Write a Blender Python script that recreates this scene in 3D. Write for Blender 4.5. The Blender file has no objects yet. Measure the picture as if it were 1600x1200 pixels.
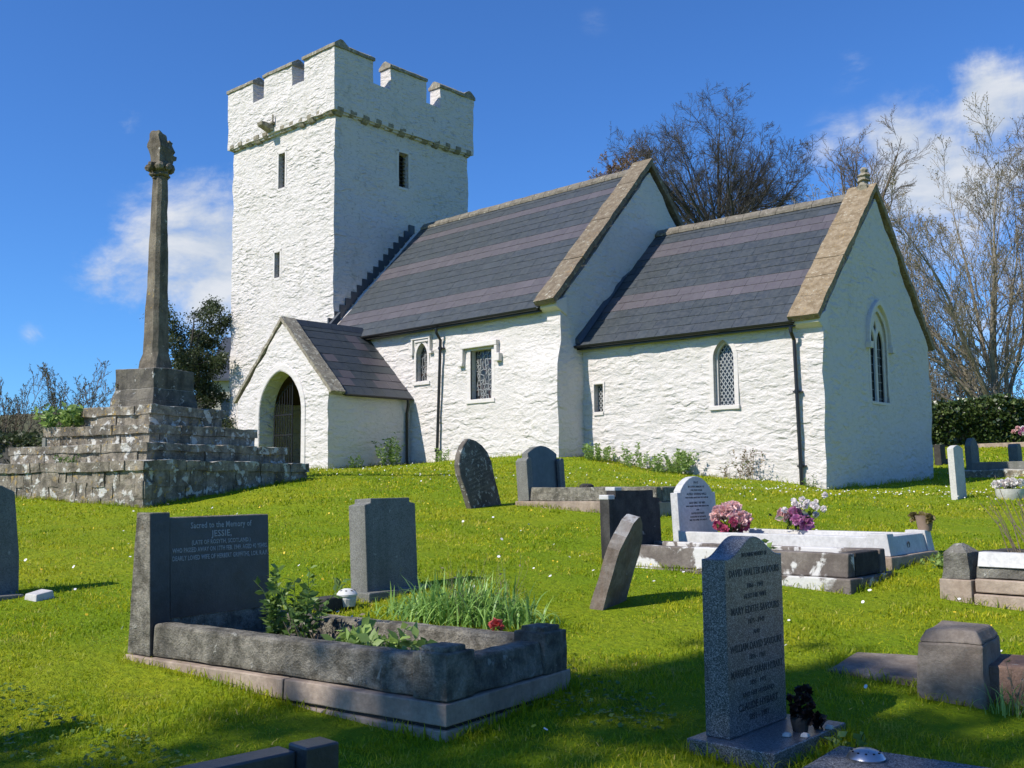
import bpy, bmesh, math, random
import numpy as np
from mathutils import Vector, Matrix
R=math.radians
S=bpy.context.scene
C=S.collection
random.seed(7)

# ------------------------------------------------------------------ camera
PITCH,ROLL,YAW=.0980,-.009,.755
cd=bpy.data.cameras.new('camera'); cam=bpy.data.objects.new('camera',cd); C.objects.link(cam)
cd.sensor_width=36; cd.lens=36*1592.98/1600; cd.clip_start=.05; cd.clip_end=3000
_f=Vector((-math.sin(YAW),math.cos(YAW),0)); _r=Vector((math.cos(YAW),math.sin(YAW),0)); _u=Vector((0,0,1))
FW=math.cos(PITCH)*_f+math.sin(PITCH)*_u; UP=-math.sin(PITCH)*_f+math.cos(PITCH)*_u
RT=math.cos(ROLL)*_r+math.sin(ROLL)*UP; UP=-math.sin(ROLL)*_r+math.cos(ROLL)*UP
cam.matrix_world=Matrix((RT,UP,-FW)).transposed().to_4x4()
S.camera=cam

# ------------------------------------------------------------------ light
SUN_AZ,SUN_EL=R(195),R(43)
sdir=Vector((math.sin(SUN_AZ)*math.cos(SUN_EL),math.cos(SUN_AZ)*math.cos(SUN_EL),math.sin(SUN_EL)))
ld=bpy.data.lights.new('sun','SUN'); ld.energy=4.8; ld.angle=R(.53); ld.color=(1,.935,.835)
lo=bpy.data.objects.new('sun',ld); C.objects.link(lo); lo.rotation_euler=sdir.to_track_quat('Z','Y').to_euler()
S.view_settings.view_transform='Standard'; S.view_settings.look='None'; S.view_settings.gamma=1; S.view_settings.exposure=0.37
S.render.engine='CYCLES'
S.cycles.use_adaptive_sampling=True; S.cycles.adaptive_threshold=.02; S.cycles.time_limit=900
S.cycles.max_bounces=6; S.cycles.diffuse_bounces=3; S.cycles.glossy_bounces=2; S.cycles.transmission_bounces=3; S.cycles.transparent_max_bounces=4
try: S.cycles.use_denoising=True
except Exception: pass

class NT:
    """thin wrapper round a node tree"""
    def __init__(s,nt): s.nt=nt; nt.nodes.clear()
    def n(s,t,**k):
        o=s.nt.nodes.new(t)
        for a,v in k.items():
            if a=='ins':
                for i,x in v.items(): s.set(o,i,x)
            else: setattr(o,a,v)
        return o
    def set(s,o,i,x):
        if isinstance(x,bpy.types.NodeSocket): s.nt.links.new(x,o.inputs[i])
        elif hasattr(x,'outputs'): s.nt.links.new(x.outputs[0],o.inputs[i])
        else: o.inputs[i].default_value=x
    def math(s,op,a,b=0.,c=0.,clamp=False):
        o=s.n('ShaderNodeMath',operation=op,use_clamp=clamp); s.set(o,0,a); s.set(o,1,b)
        if op in('MULTIPLY_ADD','SMOOTH_MIN','SMOOTH_MAX','WRAP','COMPARE'): s.set(o,2,c)
        return o.outputs[0]
    def ramp(s,f,stops,interp='LINEAR'):
        o=s.n('ShaderNodeValToRGB'); s.set(o,0,f); cr=o.color_ramp; cr.interpolation=interp
        while len(cr.elements)<len(stops): cr.elements.new(.5)
        for e,(p,c) in zip(cr.elements,stops):
            e.position=p; e.color=(*c,1) if isinstance(c,(tuple,list)) else (c,c,c,1)
        return o.outputs[0]
    def mix(s,f,a,b,blend='MIX'):
        o=s.n('ShaderNodeMix',data_type='RGBA',blend_type=blend)
        s.set(o,0,f)
        s.set(o,6,(*a,1) if isinstance(a,tuple) else a); s.set(o,7,(*b,1) if isinstance(b,tuple) else b)
        return o.outputs[2]
    def maprange(s,v,a,b,c=0.,d=1.,smooth=True):
        o=s.n('ShaderNodeMapRange',interpolation_type='SMOOTHSTEP' if smooth else 'LINEAR')
        for i,x in enumerate((v,a,b,c,d)): s.set(o,i,x)
        return o.outputs[0]
    def noise(s,vec,scale,detail=4.,rough=.55,dist=0.,out=0):
        o=s.n('ShaderNodeTexNoise'); s.set(o,'Vector',vec)
        for k,x in (('Scale',scale),('Detail',detail),('Roughness',rough),('Distortion',dist)): s.set(o,k,x)
        return o.outputs[out]
    def voronoi(s,vec,scale,feature='F1',rand=1.,out='Distance'):
        o=s.n('ShaderNodeTexVoronoi',feature=feature); s.set(o,'Vector',vec); s.set(o,'Scale',scale); s.set(o,'Randomness',rand)
        return o.outputs[out]
    def mapping(s,vec,scale=(1,1,1),loc=(0,0,0),rot=(0,0,0)):
        o=s.n('ShaderNodeMapping'); s.set(o,0,vec); o.inputs[1].default_value=loc; o.inputs[2].default_value=rot; o.inputs[3].default_value=scale
        return o.outputs[0]
    def obj(s): return s.n('ShaderNodeTexCoord').outputs['Object']
    def pos(s): return s.n('ShaderNodeNewGeometry').outputs['Position']

W=bpy.data.worlds.new('World'); S.world=W; W.use_nodes=True
def world():
    t=NT(W.node_tree)
    sky=t.n('ShaderNodeTexSky',sky_type='NISHITA',sun_disc=False,sun_elevation=SUN_EL,sun_rotation=SUN_AZ,altitude=50,air_density=1.,dust_density=.05,ozone_density=2.0)
    hs=t.n('ShaderNodeHueSaturation'); t.set(hs,'Saturation',.98); t.set(hs,'Value',1.0); t.set(hs,'Color',t.mix(1.,sky.outputs[0],(.44,.97,1.70),'MULTIPLY'))
    g=t.n('ShaderNodeTexCoord').outputs['Generated']
    nv=t.n('ShaderNodeVectorMath',operation='NORMALIZE'); t.set(nv,0,g); d=nv.outputs[0]
    fb=t.noise(d,7.5,10.,.66,.45); fb2=t.noise(t.mapping(d,(1,1,2.2)),13.,8.,.6,.2)
    def px(u,v):
        w=FW+RT*((u-800)/1592.98)-UP*((v-600)/1592.98); return w.normalized()
    total=None
    # soft cloud banks at their compass bearings: (pixel-free) direction, inner and outer angular radius, weight
    for (u,v,r0,r1,w) in ((310,400,.02,.11,.80),(235,425,.0,.08,.62),(165,432,.0,.05,.42),(335,475,.0,.08,.5),(370,330,.0,.07,.45),(205,186,.0,.03,.34),(52,522,.0,.022,.30),
                          (1560,160,.01,.065,.92),(1490,190,.0,.06,.62),(1415,225,.0,.07,.76),(1580,255,.0,.09,.62),(1440,275,.02,.08,.74),(1320,240,.0,.06,.45),(1510,310,.0,.09,.7),(1470,240,.0,.06,.7),(1420,360,.0,.12,.5),(1540,430,.02,.14,.42),(1330,110,.0,.04,.25),(930,35,.0,.03,.14),(1240,400,.02,.10,.32)):
        c=px(u,v)
        dp=t.n('ShaderNodeVectorMath',operation='DISTANCE'); t.set(dp,0,d); dp.inputs[1].default_value=c
        m=t.maprange(dp.outputs['Value'],r0,r1,w,0.)
        total=m if total is None else t.math('MAXIMUM',total,m)
    n=t.math('ADD',t.math('MULTIPLY',fb,.75),t.math('MULTIPLY',fb2,.45))
    k=t.math('ADD',total,t.math('MULTIPLY',t.math('SUBTRACT',n,.62),2.4))
    k=t.math('MULTIPLY',t.maprange(k,.06,.80),t.maprange(total,.02,.30))
    cl=t.mix(t.maprange(fb2,.3,.7),(5.4,6.2,7.4),(8.2,8.4,8.7))
    col=t.mix(t.math('MULTIPLY',k,.92),hs.outputs[0],cl)
    bg=t.n('ShaderNodeBackground'); t.set(bg,0,col); t.set(bg,1,.077)
    o=t.n('ShaderNodeOutputWorld'); t.set(o,0,bg)
world()

# ------------------------------------------------------------------ helpers
def vn(P,scale,seed=0):
    """value noise in [-1,1] at points P (n,3)"""
    P=np.asarray(P,float)*scale+seed*17.31; i=np.floor(P).astype(np.int64); f=P-i; f=f*f*(3-2*f)
    def h(a,b,c):
        x=(a*374761393+b*668265263+c*2147483647+seed*974634777)&0xffffffff
        x=((x^(x>>13))*1274126177)&0xffffffff; x=x^(x>>16)
        return (x&0xffff)/32767.5-1
    r=0
    for dx in(0,1):
        for dy in(0,1):
            for dz in(0,1):
                w=(f[:,0] if dx else 1-f[:,0])*(f[:,1] if dy else 1-f[:,1])*(f[:,2] if dz else 1-f[:,2])
                r=r+w*h(i[:,0]+dx,i[:,1]+dy,i[:,2]+dz)
    return r
def vn3(P,scale,seed=0): return np.stack([vn(P,scale,seed+k) for k in range(3)],1)

class MB:
    def __init__(s): s.v=[]; s.f=[]; s.c=[]
    def add(s,vs,fs,col=None):
        b=len(s.v); s.v+=[tuple(map(float,p)) for p in vs]; s.f+=[tuple(b+i for i in q) for q in fs]
        s.c+=[col]*len(fs); return s
    def box(s,x0,x1,y0,y1,z0,z1,col=None):
        return s.add([(x,y,z) for z in(z0,z1) for y in(y0,y1) for x in(x0,x1)],[(0,2,3,1),(4,5,7,6),(0,1,5,4),(2,6,7,3),(0,4,6,2),(1,3,7,5)],col)
    def hexa(s,bot,top,col=None):
        """bot/top: four corners each, counter-clockwise from above"""
        return s.add(list(bot)+list(top),[(3,2,1,0),(4,5,6,7),(0,1,5,4),(1,2,6,5),(2,3,7,6),(3,0,4,7)],col)
    def prism(s,pts,axis,a0,a1,col=None):
        n=len(pts); ar=sum(pts[i][0]*pts[(i+1)%n][1]-pts[(i+1)%n][0]*pts[i][1] for i in range(n))
        if ar<0: pts=pts[::-1]
        def m(p,a): return {'x':(a,p[0],p[1]),'y':(p[0],a,p[1]),'z':(p[0],p[1],a)}[axis]
        v=[m(p,a0) for p in pts]+[m(p,a1) for p in pts]
        f=[tuple(range(n-1,-1,-1)),tuple(range(n,2*n))]+[(i,(i+1)%n,n+(i+1)%n,n+i) for i in range(n)]
        if axis=='y': f=[q[::-1] for q in f]
        return s.add(v,f,col)
    def band(s,outer,inner,axis,a0,a1,closed=False,col=None):
        n=len(outer)
        def m(p,a): return {'x':(a,p[0],p[1]),'y':(p[0],a,p[1]),'z':(p[0],p[1],a)}[axis]
        v=[m(p,a0) for p in outer]+[m(p,a0) for p in inner]+[m(p,a1) for p in outer]+[m(p,a1) for p in inner]
        f=[]
        for i in range(n if closed else n-1):
            j=(i+1)%n
            f+=[(i,j,n+j,n+i),(2*n+i,3*n+i,3*n+j,2*n+j),(i,2*n+i,2*n+j,j),(n+i,n+j,3*n+j,3*n+i)]
        if not closed: f+=[(0,n,3*n,2*n),(n-1,3*n-1,4*n-1,2*n-1)]
        return s.add(v,f,col)
    def tube(s,path,rad,n=6,cap=True,col=None):
        P=[Vector(p) for p in path]; r=rad if isinstance(rad,(list,tuple,np.ndarray)) else [rad]*len(P)
        t=(P[1]-P[0]).normalized(); a=t.orthogonal().normalized(); v=[]
        for i,p in enumerate(P):
            t2=((P[min(i+1,len(P)-1)]-P[max(i-1,0)])).normalized()
            a=(a-t2*a.dot(t2)); a=a.normalized() if a.length>1e-6 else t2.orthogonal().normalized()
            b=t2.cross(a)
            v+=[p+(a*math.cos(k*2*math.pi/n)+b*math.sin(k*2*math.pi/n))*r[i] for k in range(n)]
        f=[(i*n+k,i*n+(k+1)%n,(i+1)*n+(k+1)%n,(i+1)*n+k) for i in range(len(P)-1) for k in range(n)]
        if cap: f+=[tuple(range(n-1,-1,-1)),tuple((len(P)-1)*n+k for k in range(n))]
        return s.add(v,f,col)
    def lathe(s,prof,n=16,c=(0,0,0),col=None):
        v=[(c[0]+r*math.cos(2*math.pi*k/n),c[1]+r*math.sin(2*math.pi*k/n),c[2]+z) for r,z in prof for k in range(n)]
        f=[(i*n+k,i*n+(k+1)%n,(i+1)*n+(k+1)%n,(i+1)*n+k) for i in range(len(prof)-1) for k in range(n)]
        f+=[tuple(range(n-1,-1,-1)),tuple((len(prof)-1)*n+k for k in range(n))]
        return s.add(v,f,col)
    def ball(s,c,r,n=8,sq=(1,1,1),col=None):
        prof=[]; m=max(4,n//2)
        v=[(c[0],c[1],c[2]-r*sq[2])]
        for i in range(1,m):
            a=math.pi*i/m
            v+=[(c[0]+r*sq[0]*math.sin(a)*math.cos(2*math.pi*k/n),c[1]+r*sq[1]*math.sin(a)*math.sin(2*math.pi*k/n),c[2]-r*sq[2]*math.cos(a)) for k in range(n)]
        v.append((c[0],c[1],c[2]+r*sq[2])); L=len(v)-1
        f=[(0,1+(k+1)%n,1+k) for k in range(n)]+[(1+i*n+k,1+i*n+(k+1)%n,1+(i+1)*n+(k+1)%n,1+(i+1)*n+k) for i in range(m-2) for k in range(n)]
        f+=[(1+(m-2)*n+k,1+(m-2)*n+(k+1)%n,L) for k in range(n)]
        return s.add(v,f,col)
    def mesh(s,name,mat=None,res=0,amp=0,nscale=3.,seed=0,smooth=False,fine=None):
        me=bpy.data.meshes.new(name); me.from_pydata(s.v,[],s.f)
        if any(c is not None for c in s.c):
            at=me.color_attributes.new('Col','FLOAT_COLOR','CORNER')
            d=[]
            for q,c in zip(s.f,s.c): d+=list((c or (1,1,1))[:3])+[1.] if False else ([*(c or (1,1,1)),1.]*len(q))
            at.data.foreach_set('color',d)
        if res:
            bm=bmesh.new(); bm.from_mesh(me); grid_cut(bm,res)
            P=np.array([v.co[:] for v in bm.verts]); D=vn3(P,nscale,seed)*amp
            if fine: D=D+vn3(P,fine[0],seed+5)*fine[1]
            for v,d in zip(bm.verts,D): v.co+=Vector(d)
            bm.to_mesh(me); bm.free()
        me.validate()
        if smooth:
            me.shade_smooth()
            if smooth is not True: me.set_sharp_from_angle(angle=R(smooth))
        if mat: me.materials.append(mat)
        return me
    def build(s,name,mat,parent=None,bevel=0,**k):
        o=bpy.data.objects.new(name,s.mesh(name,mat,**k)); C.objects.link(o)
        if parent: o.parent=parent
        if bevel: bv(o,bevel)
        return o
def bv(o,w,seg=2):
    m=o.modifiers.new('bevel','BEVEL'); m.width=w; m.segments=seg; m.limit_method='ANGLE'; m.angle_limit=R(35)
def grid_cut(bm,res):
    if not isinstance(res,(tuple,list)): res=(res,)*3
    P=np.array([v.co[:] for v in bm.verts]); lo,hi=P.min(0),P.max(0)
    for ax in range(3):
        n=int((hi[ax]-lo[ax])/res[ax])
        for i in range(1,n+1):
            co=[0,0,0]; co[ax]=lo[ax]+(hi[ax]-lo[ax])*i/(n+1); no=[0,0,0]; no[ax]=1
            bmesh.ops.bisect_plane(bm,geom=bm.verts[:]+bm.edges[:]+bm.faces[:],plane_co=co,plane_no=no,dist=1e-5)
def cut(o,cutters,smooth=None):
    for c in cutters:
        m=o.modifiers.new('b','BOOLEAN'); m.operation='DIFFERENCE'; m.solver='EXACT'; m.object=c
    dg=bpy.context.evaluated_depsgraph_get(); dg.update()
    me=bpy.data.meshes.new_from_object(o.evaluated_get(dg)); o.modifiers.clear(); old=o.data; o.data=me; me.name=old.name
    for c in cutters: bpy.data.objects.remove(c)
    if smooth: me.shade_smooth(); me.set_sharp_from_angle(angle=R(smooth))
    return o
def cutter(mb):
    o=bpy.data.objects.new('cutter',mb.mesh('cutter')); C.objects.link(o); return o
def empty(name,loc=(0,0,0),rz=0.):
    o=bpy.data.objects.new(name,None); C.objects.link(o); o.location=loc; o.rotation_euler=(0,0,rz); o.empty_display_size=.2; return o
def tag(o,label=None,cat=None,group=None,kind=None):
    for k,v in (('label',label),('category',cat),('group',group),('kind',kind)):
        if v: o[k]=v
    return o
def node(name,parent,loc,rz=0.):
    """a child frame is not an object: transform helper for MB verts"""
    return None
def xf(mb,loc=(0,0,0),rz=0.,rx=0.,ry=0.,piv=(0,0,0)):
    M=Matrix.Translation(loc)@Matrix.Translation(piv)@Matrix.Rotation(rz,4,'Z')@Matrix.Rotation(ry,4,'Y')@Matrix.Rotation(rx,4,'X')@Matrix.Translation([-p for p in piv])
    mb.v=[tuple(M@Vector(p)) for p in mb.v]; return mb
def arch(cx,hw,z0,zs,za,n=8):
    """pointed arch outline from bottom left over the point to bottom right, (x,z)"""
    h=za-zs; r=(hw*hw+h*h)/(2*hw); a1=math.asin(min(1,h/r))
    L=[(cx-hw+r-r*math.cos(a1*i/n),zs+r*math.sin(a1*i/n)) for i in range(n+1)]
    Rr=[(2*cx-x,z) for x,z in L[::-1]][1:]
    return [(cx-hw,z0)]+L+Rr+[(cx+hw,z0)]
def npmesh(name,V,F,mat,parent=None,attr=None,smooth=False):
    """V (n,3), F (m,k) arrays of equal-sided faces"""
    me=bpy.data.meshes.new(name); V=np.asarray(V,np.float32); F=np.asarray(F,np.int32); m,k=F.shape
    me.vertices.add(len(V)); me.vertices.foreach_set('co',V.ravel())
    me.loops.add(m*k); me.loops.foreach_set('vertex_index',F.ravel())
    me.polygons.add(m); me.polygons.foreach_set('loop_start',np.arange(m,dtype=np.int32)*k)
    me.update(calc_edges=True)
    if attr is not None:
        a=me.attributes.new('var','FLOAT','POINT'); a.data.foreach_set('value',np.asarray(attr,np.float32))
    if smooth: me.shade_smooth()
    me.materials.append(mat)
    o=bpy.data.objects.new(name,me); C.objects.link(o)
    if parent: o.parent=parent
    return o

# ------------------------------------------------------------------ materials
def newmat(name):
    m=bpy.data.materials.new(name); m.use_nodes=True; t=NT(m.node_tree)
    b=t.n('ShaderNodeBsdfPrincipled'); o=t.n('ShaderNodeOutputMaterial'); t.nt.links.new(b.outputs[0],o.inputs[0])
    return m,t,b,o
def bump(t,b,h,dist,strength=1.):
    n=t.n('ShaderNodeBump'); t.set(n,'Height',h); n.inputs['Distance'].default_value=dist; n.inputs['Strength'].default_value=strength
    t.set(b,'Normal',n.outputs[0])
def m_plain(name,col,rough=.6,metal=0.,var=.15,nsc=20.,bumpd=0.):
    m,t,b,_=newmat(name); p=t.obj(); n=t.noise(p,nsc,5.)
    c=t.mix(n,tuple(x*(1-var) for x in col),tuple(min(1,x*(1+var)) for x in col)); t.set(b,'Base Color',c)
    t.set(b,'Roughness',rough); t.set(b,'Metallic',metal)
    if bumpd: bump(t,b,n,bumpd)
    return m
def m_whitewash(name,stone=.9,dirt=.5,sx=1.):
    m,t,b,_=newmat(name); p=t.pos()
    w=t.n('ShaderNodeVectorMath',operation='ADD'); t.set(w,0,p)
    nz=t.n('ShaderNodeVectorMath',operation='SCALE'); t.set(nz,0,t.noise(p,2.6,4.,.6,0,1)); nz.inputs[3].default_value=.18; t.set(w,1,nz.outputs[0])
    def stones(sc,sm):
        o=t.n('ShaderNodeTexVoronoi',feature='SMOOTH_F1'); t.set(o,'Vector',t.mapping(w.outputs[0],sc)); t.set(o,'Scale',1.); t.set(o,'Smoothness',sm)
        q=t.n('ShaderNodeSeparateColor'); t.set(q,0,o.outputs['Color']); return q.outputs[0]
    q=t.mapping(w.outputs[0],(3.5*sx,3.5*sx,9.5*sx)); ed=t.voronoi(q,1.,'DISTANCE_TO_EDGE',.95)
    mask=t.maprange(t.noise(p,.9,4.),.35,.65,.35,1.)
    h=t.math('MULTIPLY',t.math('ADD',t.math('MULTIPLY',stones((3.2*sx,3.2*sx,9.*sx),.6),1.5),t.math('MULTIPLY',stones((7.*sx,7.*sx,16.*sx),.6),.9)),mask)
    h=t.math('ADD',h,t.math('MULTIPLY',t.noise(t.mapping(p,(1,1,1.7)),7.5,8.,.72),1.15)); h=t.math('ADD',h,t.math('MULTIPLY',t.noise(p,34.,4.,.6),.14))
    bump(t,b,h,.031,stone)
    g=t.noise(t.mapping(p,(1.6,1.6,.35)),1.,6.,.62); g2=t.noise(p,6.,5.,.6)
    d=t.math('MULTIPLY',t.maprange(g,.52,.78),t.maprange(g2,.3,.75)); d=t.math('MULTIPLY',d,dirt)
    crack=t.math('MULTIPLY',t.maprange(ed,.07,0.),t.math('MULTIPLY',t.maprange(g2,.38,.66),.42*dirt*2))
    green=t.math('MULTIPLY',t.maprange(t.noise(t.mapping(p,(.9,.9,.5)),1.3,5.,.6),.55,.75),.35*dirt)
    c=t.mix(t.noise(p,14.,4.),(0.562,0.528,0.507),(0.612,0.578,0.557))
    c=t.mix(d,c,(0.3542,0.3388,0.2772)); c=t.mix(green,c,(0.385,0.385,0.2926)); c=t.mix(crack,c,(0.2541,0.2387,0.2079)); t.set(b,'Base Color',c)
    t.set(b,'Roughness',.88); t.set(b,'Specular IOR Level',.2)
    return m
def m_stone(name,c1,c2,scale=6.,*a_,**k_): return _m_stone(name,c1,c2,scale,*a_,**k_)
def _m_stone(name,c1,c2,scale=6.,lichen=((0.5775,0.5698,0.5236),.25),lichen2=None,bumpd=.012,rough=.9,speck=None,lscale=9.,damp=0.,spec=.3,stain=None,top=None):
    m,t,b,_=newmat(name); p=t.pos()
    n=t.noise(p,scale,7.,.65); c=t.mix(t.maprange(n,.32,.68),c1,c2)
    n3=t.noise(p,scale*7,5.,.7); c=t.mix(t.maprange(n3,.35,.7,0.,.4),c,tuple(x*.55 for x in c1))
    h=t.math('ADD',n,t.math('MULTIPLY',n3,.55))
    if speck:
        v=t.voronoi(p,speck[0],'F1',1.,'Color'); sp=t.n('ShaderNodeSeparateColor'); t.set(sp,0,v)
        c=t.mix(t.maprange(sp.outputs[0],.35,.95,0.,1.),c,speck[1]); c=t.mix(t.maprange(sp.outputs[1],.62,.8,0.,.85),c,speck[2])
    if stain:
        sn=t.noise(t.mapping(p,(5.,5.,.8)),1.,5.,.6); c=t.mix(t.maprange(sn,.45,.7,0.,stain[1]),c,stain[0])
    if lichen:
        a=t.noise(p,lscale,6.,.6,.4); k=t.maprange(a,.70-lichen[1]*.45,.76-lichen[1]*.45,0.,.85); c=t.mix(k,c,lichen[0]); h=t.math('ADD',h,t.math('MULTIPLY',k,.25))
    if lichen2:
        a=t.noise(p,lscale*1.7,4.,.6,.3); a2=t.noise(p,1.3,2.); k=t.math('MULTIPLY',t.maprange(a,.60,.66,0.,.9),t.maprange(a2,.55-lichen2[1],.75-lichen2[1])); c=t.mix(k,c,lichen2[0])
    if top:      # pale lichen kept to upward faces, also painting in their lit look
        sp=t.n('ShaderNodeSeparateXYZ'); t.set(sp,0,t.n('ShaderNodeNewGeometry').outputs['Normal']); kk=t.math('MULTIPLY',t.maprange(sp.outputs[2],.35,.8),t.maprange(t.noise(p,8.,5.,.65),.36,.56,.15,.95)); c=t.mix(kk,c,top)
    t.set(b,'Base Color',c); t.set(b,'Roughness',rough); t.set(b,'Specular IOR Level',spec); bump(t,b,h,bumpd,.9)
    return m
def m_leaf(name,c1,c2,trans=.3,rough=.5,spec=.35,c3=None):
    m,t,b,o=newmat(name); a=t.n('ShaderNodeAttribute',attribute_name='var'); f=a.outputs['Fac']
    st=[(0.,c1),(1.,c2)] if c3 is None else [(0.,c1),(.78,c2),(.9,c3)]
    c=t.ramp(f,st); t.set(b,'Base Color',c); t.set(b,'Roughness',rough); t.set(b,'Specular IOR Level',spec)
    tr=t.n('ShaderNodeBsdfTranslucent'); t.set(tr,0,t.mix(.5,c,tuple(min(1,x*1.5) for x in c2)))
    mx=t.n('ShaderNodeMixShader'); t.set(mx,0,trans); t.nt.links.new(b.outputs[0],mx.inputs[1]); t.nt.links.new(tr.outputs[0],mx.inputs[2]); t.nt.links.new(mx.outputs[0],o.inputs[0])
    return m

M={}
M['white']=m_whitewash('whitewash',.85,.42)
M['white_tower']=m_whitewash('whitewash_tower',.95,.8,1.05)
M['white_smooth']=m_whitewash('whitewash_smooth',.25,.25)
def _slate():
    m,t,b,_=newmat('slate'); a=t.n('ShaderNodeVertexColor',layer_name='Col'); p=t.pos()
    n=t.noise(p,9.,6.,.65); n2=t.noise(p,60.,4.); c=t.mix(t.maprange(n,.3,.72,0.,.55),a.outputs[0],t.mix(.5,a.outputs[0],(0.1001,0.1078,0.1116)))
    l=t.math('MULTIPLY',t.maprange(t.noise(p,22.,4.,.6),.66,.74,0.,.5),t.maprange(t.noise(p,1.1,2.),.45,.7)); c=t.mix(l,c,(0.2464,0.2387,0.2002))
    t.set(b,'Base Color',c); t.set(b,'Roughness',t.maprange(n,.2,.8,.42,.62)); t.set(b,'Specular IOR Level',.5)
    bump(t,b,t.math('ADD',n,t.math('MULTIPLY',n2,.4)),.006,.8); return m
M['slate']=_slate()
M['coping_nave']=m_stone('coping_nave',(0.1309,0.1001,0.0693),(0.231,0.1925,0.1386),7.,((0.4235,0.4004,0.3234),.22),((0.308,0.1925,0.077),.1),.02)
M['coping']=m_stone('coping_chancel',(0.1925,0.1424,0.0847),(0.3388,0.2695,0.1809),7.,((0.4774,0.4389,0.3465),.22),((0.3542,0.2387,0.0924),.12),.03,lscale=14.)
M['cap']=m_stone('battlement_cap',(0.1848,0.1617,0.1232),(0.3388,0.308,0.2387),6.,((0.4774,0.4543,0.3696),.3),((0.077,0.0693,0.0539),.2),.02)
M['ridge']=m_stone('ridge_mortar',(0.1309,0.1155,0.0924),(0.2233,0.2002,0.1617),7.,((0.4004,0.385,0.308),.2),((0.2695,0.1925,0.077),.0),.02)
M['corbel']=m_stone('corbel_stone',(0.1848,0.1617,0.1155),(0.3388,0.308,0.2387),8.,((0.462,0.4466,0.385),.15),None,.02)
M['rubble']=m_stone('rubble',(0.1386,0.1193,0.0924),(0.385,0.3388,0.2656),5.5,((0.6006,0.5929,0.5467),.33),((0.3542,0.2464,0.0847),.22),.04,lscale=7.,stain=((0.02695,0.02541,0.02156),.6),top=(0.5082,0.4928,0.4389))
M['pedestal']=m_stone('pedestal_stone',(0.077,0.07084,0.0616),(0.1925,0.1733,0.1386),5.,((0.5082,0.5005,0.462),.22),((0.308,0.231,0.077),.05),.03,lscale=8.,stain=((0.0231,0.0231,0.02002),.65),top=(0.4774,0.462,0.4158))
M['shaft']=m_stone('shaft_stone',(0.1078,0.09086,0.0693),(0.231,0.2002,0.154),5.,((0.4235,0.4081,0.3542),.14),((0.2926,0.2079,0.077),.08),.02,stain=((0.0385,0.03465,0.02695),.55))
M['kerb']=m_stone('kerb_grit',(0.1309,0.1193,0.0924),(0.4004,0.3696,0.3003),14.,((0.4774,0.462,0.4004),.16),((0.385,0.2156,0.0308),.0),.05,lscale=12.,stain=((0.0462,0.04466,0.03696),.6))
M['plinth']=m_stone('plinth_concrete',(0.2849,0.2194,0.1694),(0.4158,0.335,0.2656),5.,((0.462,0.4466,0.385),.08),((0.4774,0.2541,0.0231),.03),.008,lscale=4.,stain=((0.1001,0.08085,0.06545),.45))
M['grey_stone']=m_stone('grey_headstone',(0.1463,0.1463,0.1309),(0.2233,0.2233,0.2041),9.,((0.3696,0.3696,0.3311),.10),((0.2618,0.2156,0.0616),.0),.006,speck=(200.,(0.2079,0.2079,0.1887),(0.1078,0.1078,0.1001)),stain=((0.0693,0.077,0.0616),.45))
M['kerb_dark']=m_stone('kerb_weathered',(0.1155,0.1078,0.0924),(0.2387,0.2271,0.1925),9.,((0.4312,0.4235,0.3696),.16),((0.308,0.231,0.077),.0),.03,stain=((0.0308,0.0308,0.02695),.55))
M['letter_worn']=m_plain('worn_lettering',(0.2002,0.1848,0.1463),.8)
M['dark_polish']=m_stone('dark_polished',(0.0231,0.02541,0.0308),(0.04235,0.0462,0.0539),12.,None,None,.002,rough=.35,spec=.5,stain=((0.077,0.077,0.077),.35))
M['dark_stone']=m_stone('dark_stone',(0.03465,0.03234,0.0308),(0.0693,0.06545,0.0616),10.,((0.2695,0.2618,0.231),.03),None,.01,stain=((0.0154,0.0154,0.0154),.6))
M['granite']=m_stone('grey_granite',(0.077,0.08085,0.08855),(0.1193,0.1247,0.1324),30.,None,None,.001,rough=.30,speck=(270.,(0.2772,0.2811,0.2888),(0.01925,0.01925,0.0231)),spec=.5)
M['granite_rough']=m_stone('granite_rough',(0.1232,0.127,0.1309),(0.1925,0.1963,0.2002),30.,((0.385,0.385,0.3542),.03),None,.008,rough=.75,speck=(200.,(0.3234,0.3234,0.3234),(0.0462,0.0462,0.0462)))
M['marble']=m_stone('white_marble',(0.462,0.4582,0.4504),(0.5698,0.5659,0.5544),4.,((0.385,0.3773,0.3542),.12),None,.003,rough=.6,stain=((0.385,0.385,0.3696),.3))
M['portland']=m_stone('portland_stone',(0.4774,0.462,0.4235),(0.5698,0.5544,0.5082),5.,((0.3465,0.3388,0.2926),.08),None,.004,rough=.8)
M['brown_slab']=m_stone('brown_headstone',(0.0924,0.08085,0.0693),(0.1617,0.1424,0.1193),6.,((0.4004,0.3927,0.3542),.30),((0.2772,0.1694,0.0616),.0),.012,lscale=14.,stain=((0.0385,0.03465,0.0308),.4))
M['red_stone']=m_stone('red_sandstone',(0.1463,0.08855,0.06545),(0.231,0.154,0.1193),6.,((0.3234,0.308,0.2772),.08),None,.015,stain=((0.0539,0.04235,0.0385),.4))
M['lean_stone']=m_stone('leaning_stone',(0.1116,0.08855,0.0693),(0.2233,0.1963,0.1694),6.,((0.3542,0.3619,0.3542),.14),((0.231,0.1155,0.0616),.14),.014,stain=((0.1232,0.0693,0.04235),.75),top=(0.3388,0.3465,0.3465))  # top colour paints the sunlit sloping shoulder paler
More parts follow.
